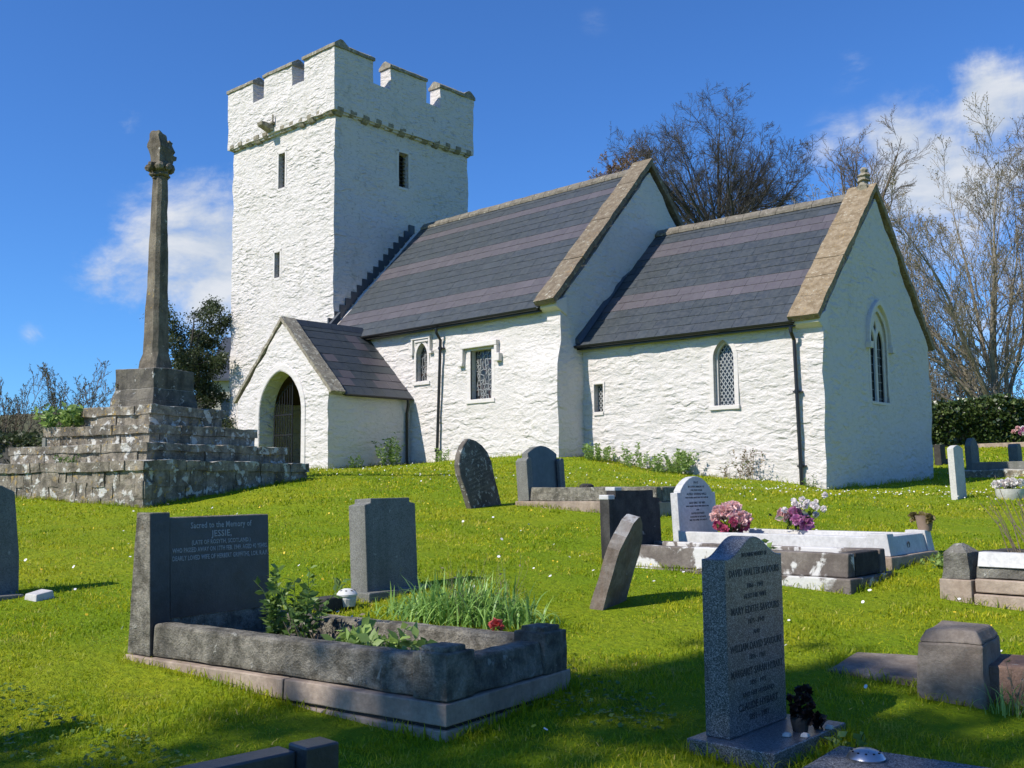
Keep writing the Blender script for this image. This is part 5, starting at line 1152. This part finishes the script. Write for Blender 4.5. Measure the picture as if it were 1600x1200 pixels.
# hedges
def hedge(lat0,d0,lat1,d1,h,th,label,seed,mat,n,leaf=.11):
    rng=np.random.default_rng(seed); a=RT2*lat0+FW2*d0; b=RT2*lat1+FW2*d1; L=np.linalg.norm(b-a); u=(b-a)/L; v=np.array([-u[1],u[0]])
    mid=(a+b)/2; root=tag(empty('hedge',(mid[0],mid[1],g1(*mid))),label,'hedge')
    t=rng.random(n)*L; s=rng.choice([0,1,2],n,p=[.5,.15,.35]); w=np.where(s==0,-th/2,np.where(s==1,th/2,rng.uniform(-th/2,th/2,n))); hh=np.where(s==2,h,rng.random(n)**.8*h)
    P=np.stack([a[0]+u[0]*t+v[0]*w,a[1]+u[1]*t+v[1]*w,np.zeros(n)],1); zz=gz(P[:,0],P[:,1]); q=np.stack([P[:,0],P[:,1],hh],1)
    bul=vn(q,.9,seed)*.20+vn(q,2.7,seed+1)*.10
    out=np.where(s==0,-1,np.where(s==1,1,0)); P[:,0]+=v[0]*out*bul; P[:,1]+=v[1]*out*bul; P[:,2]=zz+hh*(1+np.where(s==2,bul*.5,0))
    P+=rng.normal(size=P.shape)*.05
    D=rng.normal(size=P.shape)*.8; D[:,0]+=v[0]*out; D[:,1]+=v[1]*out; D[:,2]-=.35*(s!=2)
    V,F,A=leaf_cards(P-np.array([*mid,g1(*mid)]),D,rng.uniform(.6,1.3,n)*leaf,rng,.85,fold=.1); npmesh('foliage',V,F,mat,root,A)
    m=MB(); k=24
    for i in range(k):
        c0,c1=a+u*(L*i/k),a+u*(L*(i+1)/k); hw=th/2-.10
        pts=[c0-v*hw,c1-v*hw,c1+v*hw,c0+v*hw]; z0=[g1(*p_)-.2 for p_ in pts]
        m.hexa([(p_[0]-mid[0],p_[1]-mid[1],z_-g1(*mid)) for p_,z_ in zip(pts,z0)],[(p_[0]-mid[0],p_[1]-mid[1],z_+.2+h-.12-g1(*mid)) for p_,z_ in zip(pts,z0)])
    m.build('stems',M['bark'],root)  # solid dark core added for the dim inside of the hedge, not separate stems
hedge(15.2,42,33,45,1.75,1.1,'clipped glossy ivy hedge along the right-hand boundary',61,M['leaf_ivy'],26000,.15)
hedge(-20,29.5,-9.6,26.5,1.15,1.3,'dark straggling hedge below the twiggy shrubs on the left',62,M['leaf_olive'],9000,.11)
# bluish ground flowers at the foot of the far hedge
def far_house():
    root=tag(empty('house',tuple((RT2*-13+FW2*54))+(.6,),YAW),'grey-roofed house half hidden between the evergreen and the tower','house')
    m=MB(); m.prism([(-2.2,-1),(-2.2,5.0),(0.,7.4),(2.2,5.0),(2.2,-1)],'y',-3.,3.); 
    m=MB(); m.box(-2.1,6,-3,3,-1,4.9); m.prism([(-3,4.9),(3,4.9),(0,7.2)],'x',-2.1,6); m.build('wall',M['cream'],root)
    for s_ in(-1,1):
        r=MB(); r.hexa([(-2.4,s_*3.3,4.68),(6.2,s_*3.3,4.68),(6.2,0,7.22),(-2.4,0,7.22)],[(-2.4,s_*3.3,4.8),(6.2,s_*3.3,4.8),(6.2,0,7.36),(-2.4,0,7.36)]); r.build('roof',M['lead'],root)
    m=MB(); m.box(-1.6,-.7,-3.03,-2.98,2.4,3.8); w=m.build('window',M['glass'],root)
    m=MB(); m.box(-3.9,-2.1,-2.6,2.,-1,3.6); m.build('wall',M['grey_stone'],root)
    m=MB(); m.hexa([(-4.1,-2.8,3.5),(-2.1,-2.8,4.3),(-2.1,2.2,4.3),(-4.1,2.2,3.5)],[(-4.1,-2.8,3.6),(-2.1,-2.8,4.4),(-2.1,2.2,4.4),(-4.1,2.2,3.6)]); m.build('roof',M['lead'],root)
far_house()
def hills():
    c=RT2*-105+FW2*260; n=60; k=np.linspace(-1,1,n); X,Y=np.meshgrid(k,k); H=np.clip(1-(X**2+Y**2),0,1)**1.2
    P=np.stack([X.ravel()*3,Y.ravel()*3,X.ravel()*0],1); H=H.ravel()*(20+vn(P,1.,3)*4)-1
    V=np.stack([c[0]+(RT2[0]*X.ravel()*75+FW2[0]*Y.ravel()*60),c[1]+(RT2[1]*X.ravel()*75+FW2[1]*Y.ravel()*60),H],1)
    i=np.arange(n*n).reshape(n,n); F=np.stack([i[:-1,:-1],i[:-1,1:],i[1:,1:],i[1:,:-1]],-1).reshape(-1,4)
    tag(npmesh('hill',V,F,M['hill'],smooth=True),kind='structure')
M['hill']=m_plain('hill_scrub',(0.077,0.077,0.03465),.95,0.,.5,.08)
hills()

# --- leafy plants -----------------------------------------------------
def plant(name,x,y,z,w,h,nst,nleaf,leaf,mat,label,cat='plant',seed=0,group=None,spread=.6,wid=.5,stem=.004,trop=.06,t0=.15,smat='leaf_bush',droop=.1):
    rng=np.random.default_rng(seed+100); root=tag(empty(name,(x,y,z)),label,cat,group)
    a=rng.uniform(0,6.283,nst); rr=np.sqrt(rng.random(nst))*w*.35
    P=[];Rr=[]
    for i in range(nst):
        d=np.array([math.cos(a[i])*spread*rng.random(),math.sin(a[i])*spread*rng.random(),1.]); d/=np.linalg.norm(d)
        q=[np.array([math.cos(a[i])*rr[i],math.sin(a[i])*rr[i],-.03])]; l=h*rng.uniform(.6,1.1)
        for k in range(6): d=d+rng.normal(size=3)*.12+np.array([0,0,trop]); d/=np.linalg.norm(d); q.append(q[-1]+d*l/6)
        P.append(q); Rr.append(stem*np.linspace(1,.4,7))
    P=np.array(P);Rr=np.array(Rr); V,F=tubes(P,Rr,4); npmesh('stem',V,F,M[smat],root,np.full(len(V),.3))
    if nleaf:
        t=(t0+(1-t0)*rng.random((nst,nleaf)))*5.999; i=np.floor(t).astype(int); f=(t-i)[...,None]; bi=np.arange(nst)[:,None]
        p=(P[bi,i]*(1-f)+P[bi,i+1]*f).reshape(-1,3); T=nrm(P[bi,i+1]-P[bi,i]).reshape(-1,3); D=nrm(np.cross(T,rng.normal(size=T.shape)))+T*.5
        V,F,A=leaf_cards(p,D,rng.uniform(.6,1.2,len(p))*leaf,rng,wid,droop=droop); npmesh('foliage',V,F,M[mat],root,A)
    return root
def blades(name,x,y,z,w,l,n,h,wd,mat,label,cat,seed,rz=0.,arch_=.9,group=None):
    """clump of long strap leaves"""
    rng=np.random.default_rng(seed+7); root=tag(empty(name,(x,y,z),rz),label,cat,group)
    bx=rng.normal(0,w*.25,n).clip(-w*.6,w*.6); by=rng.normal(0,l*.25,n).clip(-l*.6,l*.6); a=rng.uniform(0,6.283,n); hh=h*rng.uniform(.45,1.15,n)*(1.08-.5*(bx/(w*.6))**2); k=6
    d=np.stack([np.cos(a),np.sin(a),np.zeros(n)],1); pr=np.stack([-np.sin(a),np.cos(a),np.zeros(n)],1); lean=rng.beta(1.6,1.6,n)*1.15*arch_
    V=[]
    for j in range(k+1):
        t=j/k; c=np.stack([bx,by,np.zeros(n)],1)+d*(lean*hh*t*t)[:,None]*1.0; c[:,2]+=hh*(t-.72*lean*lean*t**3); ww=wd*(1-t**3*.92)/2
        V+=[c+pr*ww,c-pr*ww]
    V=np.stack(V,1).reshape(-1,3); o=np.arange(n)[:,None]*(2*(k+1)); F=[]
    for j in range(k): F.append(o+np.array([2*j,2*j+1,2*j+3,2*j+2]))
    F=np.concatenate(F); npmesh('foliage',V,F,M[mat],root,np.repeat(rng.random(n),2*(k+1))); return root
def zg(x,y,d=0.): return g1(x,y)+d
CB='plants at the foot of the church wall'
plant('shrub',-21.15,17.75,zg(-21.15,17.75),.7,.85,22,34,.085,'leaf_bush','bushy green shrub in the corner between porch and nave wall','shrub',1,CB)
plant('shrub',-21.6,16.9,zg(-21.6,16.9),.4,.36,10,16,.07,'leaf_bush','small dark plant against the east wall of the porch','shrub',2,CB)
plant('shrub',-20.1,18.6,zg(-20.1,18.6),.45,.42,12,16,.07,'leaf_pale','light green weed beside the long nave downpipe','shrub',3,CB)
plant('shrub',-15.35,19.35,zg(-15.35,19.35),.9,.46,26,34,.075,'leaf_pale','pale leafy weeds at the nave and chancel junction','shrub',4,CB)
plant('shrub',-14.35,19.45,zg(-14.35,19.45),.55,.60,16,34,.075,'leaf_pale','upright pale green weed below the small square chancel window','shrub',5,CB)
plant('shrub',-13.5,19.6,zg(-13.5,19.6),1.05,.62,38,40,.08,'leaf_pale','broad light green shrub below the blocked chancel doorway','shrub',6,CB,.9)
plant('shrub',-12.05,19.75,zg(-12.05,19.75),.3,.40,8,14,.05,'leaf_red','thin dry weed on the chancel wall left of the reddish plant','shrub',7,CB,smat='dry')
plant('shrub',-11.55,19.75,zg(-11.55,19.75),.45,.72,18,22,.06,'leaf_red','reddish dry plant growing against the chancel wall','shrub',8,CB,.45,smat='dry')
plant('shrub',-10.2,20.0,zg(-10.2,20.0),.3,.32,8,12,.05,'leaf_bush','tiny plant at the foot of the chancel corner pipe','shrub',9,CB)
plant('leafy_tuft',-14.6,14.3,zg(-14.6,14.3),.5,.28,20,16,.06,'leaf_bush','low leafy tuft in the lawn before the nave','plant',10)
c15,s15=math.cos(R(15)),math.sin(R(15))
def cr(x,y,z): return (-14.42+c15*x-s15*y,7.46+s15*x+c15*y,-.35+z)
plant('fern',*cr(-.95,-.86,1.22),.5,.40,18,24,.12,'leaf_pale','bright green leafy plant growing on the left of the third step','plant',11,spread=1.1)
plant('dry_weed',*cr(-.55,-1.20,.945),.35,.40,14,4,.05,'dry','dry brown weed hanging on the second step below the green plant','plant',12,spread=1.,smat='dry')
plant('red_weed',*cr(-.22,-.30,1.80),.22,.16,12,14,.05,'leaf_red','small reddish weed at the foot of the cross shaft','plant',13,spread=1.)
plant('wall_weed',*cr(.0,-1.5,.70),.3,.16,12,10,.04,'leaf_bush','thin green weed in the joint of the lowest step','plant',14,spread=1.2)
# foreground grave planting (grave A frame)
cA,sA=math.cos(R(ad)),math.sin(R(ad))
def ga(x,y,z): return (ax+cA*x-sA*y,ay+sA*x+cA*y,-1.085+z)
plant('grave_shrub',*ga(-1.52,.50,.23),.32,.42,20,26,.060,'leaf_bush','leggy green shrub growing in front of the large inscribed headstone','shrub',20,spread=.55,smat='leaf_bush',stem=.004)
plant('dead_twigs',*ga(-1.28,.52,.23),.34,.20,16,3,.035,'dry','tangle of brown dead twigs beside the leggy grave shrub','plant',21,spread=1.3,smat='dry')
plant('leafy_sprout',*ga(-.86,.42,.23),.36,.20,16,11,.085,'leaf_pale','broad-leaved bright green sprouts in the middle of the large kerbed grave','plant',22,spread=1.1,wid=.65)
plant('leafy_sprout',*ga(-.55,.36,.23),.30,.15,9,7,.070,'leaf_bush','lower broad-leaved sprouts nearest the front corner post','plant',23,spread=1.2,wid=.6)
blades('daffodil_clump',-4.86,4.66,zg(-4.86,4.66,-.02),1.05,.46,720,.31,.013,'blade','long clump of arching daffodil leaves behind the large kerbed grave','plant',24,rz=R(16),arch_=1.25)
plant('dry_stalks',-4.78,4.75,zg(-4.78,4.75),.75,.42,40,1,.03,'dry','thin dry flower stalks standing among the daffodil leaves','plant',25,spread=.35,smat='dry',stem=.002)
plant('dry_stalks',-1.62,5.02,zg(-1.62,5.02),.16,.26,8,2,.03,'dry','dark dry stalks against the reddish kerb at the right edge','plant',26,spread=.5,smat='dry',stem=.003)
blades('grass_tuft',-1.62,4.98,zg(-1.62,4.98,-.01),.3,.2,40,.15,.006,'blade','tuft of strap leaves below the dry stalks at the right edge','plant',27)
# bare shrub in grave J
plant('bare_shrub',-1.98,7.74,zg(-1.98,7.74,.12),1.1,.74,150,2,.03,'dry','bare straw-coloured shrub growing in the plaque grave','shrub',28,spread=.55,smat='dry',stem=.005,trop=.03)
plant('ivy_patch',-3.20,8.55,zg(-3.2,8.55),.5,.14,26,12,.045,'leaf_pale','low weeds at the end of the white marble grave','plant',29,spread=1.4)
plant('leaf_sprout',*(-4.35,7.52,-.60),.4,.16,9,5,.06,'leaf_pale','yellow-green leaf sprouts in the blotched kerb grave','plant',30,spread=.7,wid=.7)
plant('leaf_sprout',-1.95,4.05,-1.09,.10,.10,6,4,.055,'leaf_pale','pale green sprout behind the metal flower holder','plant',31,spread=1.,wid=.7)
plant('dead_twigs',-8.25,9.95,-.14,.35,.22,14,1,.03,'dry','dead twigs beside a dark pot before the arched dark headstone','plant',32,spread=1.,smat='dry')
# flowers
def bloom(rng,c,r,n=16):
    a=rng.normal(size=(n,3)); a=nrm(a+[0,0,.5]); P=np.array(c)+a*r*.15; return leaf_cards(P,a+rng.normal(size=(n,3))*.25,np.full(n,r),rng,1.05,fold=.35)
def bouquet(x,y,z,label,blooms,seed,vase=None,leaves=0,group=None):
    rng=np.random.default_rng(seed); root=tag(empty('flower_bouquet',(x,y,z)),label,'flowers',group)
    for (cx,cy,cz,r,mat) in blooms:
        V,F,A=bloom(rng,(cx,cy,cz),r*.95,38); npmesh('bloom',V,F,M[mat],root,A)
    top=[b for b in blooms]; S_=[];R_=[]
    for b in top: S_.append([[0,0,.02],[b[0]*.5,b[1]*.5,b[2]*.55],[b[0],b[1],b[2]]]); R_.append([.003,.003,.002])
    V,F=tubes(np.array(S_),np.array(R_),4); npmesh('stem',V,F,M['leaf_ever'],root,np.zeros(len(V)))
    if leaves:
        p=rng.normal(size=(leaves,3))*[.07,.07,.04]+[0,0,np.mean([b[2] for b in blooms])*.7]; V,F,A=leaf_cards(p,rng.normal(size=p.shape)+p*4*[1,1,0],rng.uniform(.05,.09,leaves),rng,.5); npmesh('foliage',V,F,M['leaf_ever'],root,A)
    if vase:
        m=MB()
        if vase=='block': m.box(-.06,.06,-.06,.06,-.02,.075); m.build('vase',M['portland'],root,bevel=.01)
        elif vase=='pot': m.lathe([(.055,0),(.075,.12),(.08,.13),(.068,.13)],14); m.build('pot',M['terracotta'],root,smooth=40)
        elif vase=='planter': m.lathe([(.13,-.02),(.18,.06),(.19,.15),(.17,.15)],16); m.build('planter',M['portland'],root,smooth=40)
        else: m.lathe([(.09,0),(.12,.03),(.10,.05)],14); m.build('vase',M['marble'],root,smooth=40)
    return root
rng=np.random.default_rng(77); bl=[]
for i in range(30):
    a=nrm(rng.normal(size=3)+[0,0,.6]); p=a*[.15,.15,.12]+[0,0,.17]
    bl.append((*p,rng.uniform(.05,.066),'petal_magenta' if p[2]<.15 and rng.random()<.8 else 'petal_pink'))
bouquet(-5.18,8.52,-.52,'round bouquet of pale pink roses with magenta blooms below, before the white headstone',bl,78,'bowl',10)
bl=[(-.10,-.05,.22,.075,'petal_pink'),(.0,.03,.23,.085,'petal_mauve'),(.10,.02,.15,.085,'petal_mauve'),(.06,-.08,.18,.06,'petal_mauve')]
for i in range(16): p=rng.normal(size=3)*[.09,.09,.055]+[.10,.08,.33]; bl.append((*p,.033,'petal_white'))
bouquet(-4.72,8.90,-.54,'stone vase of mauve roses with white sprays behind the white kerb',bl,79,'block',26)
bl=[(rng.normal()*.05,rng.normal()*.05,.10+rng.random()*.02,.05,'leaf_bud') for i in range(4)]
bouquet(-3.53,8.98,-.435,'small clay pot of withered flowers on the white corner post',bl,80,'pot',0)
# rose on the far kerb of the large grave
r_=tag(empty('single_rose',ga(-.42,.905,.34)),'single coral red rose lying on the far kerb of the large grave','flower')
V,F,A=bloom(rng,(0,0,.02),.040,26); npmesh('bloom',V,F,M['petal_red'],r_,A)
V,F,A=leaf_cards(rng.normal(size=(8,3))*.015,rng.normal(size=(8,3)),np.full(8,.05),rng,.5); npmesh('foliage',V,F,M['leaf_bush'],r_,A)
# dark withered flowers against the granite stone
dw=tag(empty('withered_flowers',(-2.12,3.98,-1.03)),'black withered flowers in a pot on the granite headstone base','flowers')
for c in((0,-.02,.07),(.02,.03,.11),(-.01,-.04,.12),(.04,.0,.06),(.05,.06,.04),(0,.04,.15),(.03,.09,.02)):
    V,F,A=bloom(rng,c,.038,20); npmesh('bloom',V,F,M['dead'],dw,A)
m=MB(); m.lathe([(.03,0),(.04,.05),(.036,.06)],12); m.build('pot',M['dark_stone'],dw)
for k,(dx,dy) in enumerate(((-.01,-.14),(.05,-.10),(.06,.09))):
    m=MB(); m.hexa([(0,0,0),(.03,.01,0),(.025,.045,0),(-.005,.035,0)],[(.003,.003,.014),(.026,.012,.018),(.022,.04,.012),(0,.032,.016)]); o=m.build('white_chip',M['marble'],None,bevel=.003); o.location=(-2.12+dx,3.98+dy,-1.029); tag(o,('white chip lying nearest the front on the granite base','white chip lying just below the withered flowers','white chip at the right end of the granite base')[k],'stone chip','white chips on the granite base')
dp=tag(empty('flower_pot',(-8.18,10.05,-.13)),'dark rounded pot lying in the kerbed plot near the church wall','flower pot'); m=MB(); m.lathe([(.07,0),(.10,.05),(.09,.11),(.05,.13)],14); m.build('pot',M['dark_stone'],dp,smooth=40)
pw=[(rng.normal()*.10,rng.normal()*.10,.20+rng.random()*.05,.06,'petal_white') for i in range(12)]
bouquet(-4.62,14.75,zg(-4.62,14.75),'round pot of faded white flowers on the grass right of the white headstone',pw,81,'planter',12)
pw=[(rng.normal()*.25,rng.normal()*.18,.35+rng.random()*.25,.10,('petal_pink','petal_mauve','petal_white')[i%3]) for i in range(9)]
bouquet(-12.3,41.3,zg(-12.3,41.3,.1),'colourful flowers in front of the hedge at the right edge',pw,82,None,30)

# ------------------------------------------------------------------ tree and stone outside the view whose shade falls into it
def shade_tree(x,y,label,seed,h0,n,spread,ln,leafn,thr=.06):
    rng=np.random.default_rng(seed); z=g1(x,y); root=tag(empty('shade_tree',(x,y,z)),label,'tree','trees behind the viewer')
    k=np.linspace(0,1,7); T=np.stack([.2*np.sin(k*3),.15*np.sin(k*2),k*h0],1)[None]; ps=[]
    V,F=tubes(T,(.24-.08*k)[None],9); ps.append((V,F,np.zeros(len(V))))
    fo=fanout(random.Random(seed),n,spread,ln,.10); P,Rr=stems(rng,tuple(T[0,-1]),[(a,b,1.) for a,b,_,_ in fo],[f[2] for f in fo],[f[3] for f in fo],8,.09,.03)
    lv=grow(rng,P,Rr,[dict(n=7,len=.45,ang=42,w=.15,trop=.04,ns=5,rr=.5,t0=.3),dict(n=5,len=.5,ang=42,w=.16,trop=.03,ns=4,rr=.55,rmin=.012)])
    for i,(p,r) in enumerate(lv[:2]): V,F=tubes(p,r,6-i); ps.append((V,F,np.zeros(len(V))))
    V,F,A=join(ps); npmesh('trunk',V,F,M['bark'],root,A,smooth=True)
    V,F=tubes(*lv[2],4); npmesh('crown',V,F,M['bark'],root,np.zeros(len(V)))
    tips=lv[2][0][:,2:].reshape(-1,3); tips=tips[vn(tips,1.15,seed)>thr]
    p=np.repeat(tips,leafn,0)+rng.normal(size=(len(tips)*leafn,3))*.16; V,F,A=leaf_cards(p,rng.normal(size=p.shape),rng.uniform(.12,.24,len(p)),rng,.7); npmesh('foliage',V,F,M['leaf_olive'],root,A)
    return root
shade_tree(-4.149,-8.887,'half-bare tree standing behind the viewer, its dappled shade on the nearest graves',100,8.,9,.85,5.2,7,.18)
shade_tree(-4.751,-9.206,'second half-bare tree close beside the first behind the viewer, shading the granite headstone',100,8.,9,.85,5.2,7,.18)
shade_tree(-5.977,-11.324,'half-bare tree farther behind the viewer, its dappled shade at the bottom left corner',112,8.,9,.85,5.2,7,.18)
o_=grave('headstone_monument',-4.80,1.0,4,'upright headstone just beyond the left edge, only its shadow in view','headstone'); m=slab_profile(rnd_top(.55,.72,.1),0,.10); m.build('headstone',M['grey_stone'],o_,bevel=.008)

# ------------------------------------------------------------------ grass
def outside(x,y,pad=0.):
    ok=np.ones(len(x),bool)
    for (ox,oy,a,x0,x1,y0,y1) in EXCL:
        c,s=math.cos(a),math.sin(a); u=(x-ox)*c+(y-oy)*s; v=-(x-ox)*s+(y-oy)*c
        ok&=~((u>x0-pad)&(u<x1+pad)&(v>y0-pad)&(v<y1+pad))
    return ok
def scatter(rng,d0,d1,dens,lat=None):
    w=lambda d:.66*d+2.0
    n=int(dens*(d1-d0)*2*w((d0+d1)/2)); d=np.sqrt(rng.uniform(d0*d0,d1*d1,n)); l=rng.uniform(-1,1,n)*w(d)
    x=RT2[0]*l+FW2[0]*d; y=RT2[1]*l+FW2[1]*d
    return x,y,d
def blades_at(rng,x,y,h,w):
    n=len(x); z=gz(x,y); P=np.stack([x,y,np.zeros(n)],1); near=np.clip((35-np.hypot(x+7,y-8))/10,0,1); z=z+near*(vn(P,1.3,3)*.030+vn(P,3.6,4)*.012)
    a=rng.uniform(0,6.283,n); f=rng.uniform(0,6.283,n); ln=np.abs(rng.normal(.75,.45,n))*h
    dx=np.cos(a)*ln; dy=np.sin(a)*ln; px=np.cos(f)*w/2; py=np.sin(f)*w/2
    b=np.stack([x,y,z-.006],1); V=np.zeros((n,5,3))
    V[:,0]=b+np.stack([px,py,0*px],1); V[:,1]=b-np.stack([px,py,0*px],1)
    mid=b+np.stack([dx*.35,dy*.35,h*.6],1); V[:,2]=mid+np.stack([px,py,0*px],1)*.75; V[:,3]=mid-np.stack([px,py,0*px],1)*.75
    V[:,4]=b+np.stack([dx,dy,h*(1-.25*(ln/np.maximum(h,1e-6)).clip(0,1.2))],1)
    return V.reshape(-1,3)
def make_grass():
    rng=np.random.default_rng(5); VV=[];AA=[]
    for d0,d1,dn,hh,ww in ((2.2,3.6,6500,.028,.0040),(3.6,5.5,4400,.028,.0048),(5.5,8,2300,.029,.0066),(8,12,1000,.031,.0095),(12,18,430,.035,.015),(18,27,170,.042,.024),(27,44,60,.06,.045)):
        x,y,d=scatter(rng,d0,d1,dn); ok=outside(x,y,-.01); x,y,d=x[ok],y[ok],d[ok]
        P=np.stack([x,y,0*x],1); pt=vn(P,.8,9); pt2=vn(P,2.6,10)
        h=hh*rng.uniform(.55,1.35,len(x))*(1+.30*pt+.25*pt2); w=ww*rng.uniform(.7,1.3,len(x))
        VV.append(blades_at(rng,x,y,h,w)); a=np.clip(rng.beta(2.2,2.4,len(x))+.18*pt+.16*pt2+(rng.random(len(x))<.05)*.45,0,1); AA.append(np.repeat(a,5))
    # taller uncut fringe against the stones
    for (ox,oy,an,x0,x1,y0,y1) in EXCL:
        if ox<-20 or (x1-x0)>6: dn,hh=70,.12
        else: dn,hh=210,.06
        per=2*((x1-x0)+(y1-y0)); n=int(per*dn); t=rng.random(n)*per; a,b=x1-x0,y1-y0
        off=np.abs(rng.normal(0,.035,n))+.005
        u=np.where(t<a,x0+t,np.where(t<a+b,x1+off,np.where(t<2*a+b,x1-(t-a-b),x0-off))); v=np.where(t<a,y0-off,np.where(t<a+b,y0+(t-a),np.where(t<2*a+b,y1+off,y1-(t-2*a-b))))
        c,s=math.cos(an),math.sin(an); x=ox+c*u-s*v; y=oy+s*u+c*v; ok=outside(x,y,-.005); x,y=x[ok],y[ok]
        VV.append(blades_at(rng,x,y,hh*rng.uniform(.5,1.5,len(x)),rng.uniform(.004,.007,len(x))*(1.6 if dn==70 else 1))); AA.append(np.repeat(rng.beta(2.,3.,len(x)),5))
    V=np.concatenate(VV); A=np.concatenate(AA); n=len(V)//5; o=np.arange(n)[:,None]*5
    F=np.concatenate([o+[0,1,3],o+[0,3,2],o+[2,3,4]])
    tag(npmesh('grass',V,F,M['grass'],None,A),kind='stuff')
make_grass()
def dots(name,mat,specs,seed,r,hz):
    rng=np.random.default_rng(seed); VV=[];o=0;FF=[]
    for d0,d1,dn in specs:
        x,y,d=scatter(rng,d0,d1,dn); P=np.stack([x,y,0*x],1); ok=outside(x,y,.03)&(vn(P,.45,seed)>rng.uniform(-.5,.5,len(x))); x,y=x[ok],y[ok]; n=len(x)
        if not n: continue
        z=gz(x,y)+hz*rng.uniform(.7,1.3,n); t=nrm(rng.normal(size=(n,3))*.45+[-.1,-.35,1]); a=nrm(np.cross(t,rng.normal(size=(n,3)))); b=np.cross(t,a); rr=(r*rng.uniform(.7,1.2,n))[:,None]; c=np.stack([x,y,z],1)
        for k in range(6): pass
        V=np.stack([c+(a*math.cos(k*math.pi/3)+b*math.sin(k*math.pi/3))*rr+t*rr*(.25 if k%2 else .1) for k in range(6)],1).reshape(-1,3); F=np.arange(n*6).reshape(n,6)
        VV.append(V); FF.append(F+o); o+=len(V)
    tag(npmesh(name,np.concatenate(VV),np.concatenate(FF),mat),kind='stuff')
dots('daisies',M['daisy'],((3,8,1.6),(8,14,3.6),(14,22,6.5),(22,34,2.5)),7,.013,.055)
dots('dandelions',M['dandelion'],((2.5,6,3.),(6,12,2.4),(12,22,2.6)),8,.011,.055)
# broad clover leaves mixed in the nearest turf
def clover():
    rng=np.random.default_rng(21); x,y,d=scatter(rng,2.2,6,260); P=np.stack([x,y,0*x],1); ok=outside(x,y,.02)&(vn(P,1.0,33)>.1); x,y=x[ok],y[ok]
    p=np.repeat(np.stack([x,y,gz(x,y)+.028],1),3,0); D=rng.normal(size=p.shape)*[1,1,.25]; V,F,A=leaf_cards(p,D,rng.uniform(.014,.026,len(p)),rng,.9,up=1.5,fold=.1)
    tag(npmesh('clover',V,F,M['leaf_bush'],None,A),kind='stuff')
clover()
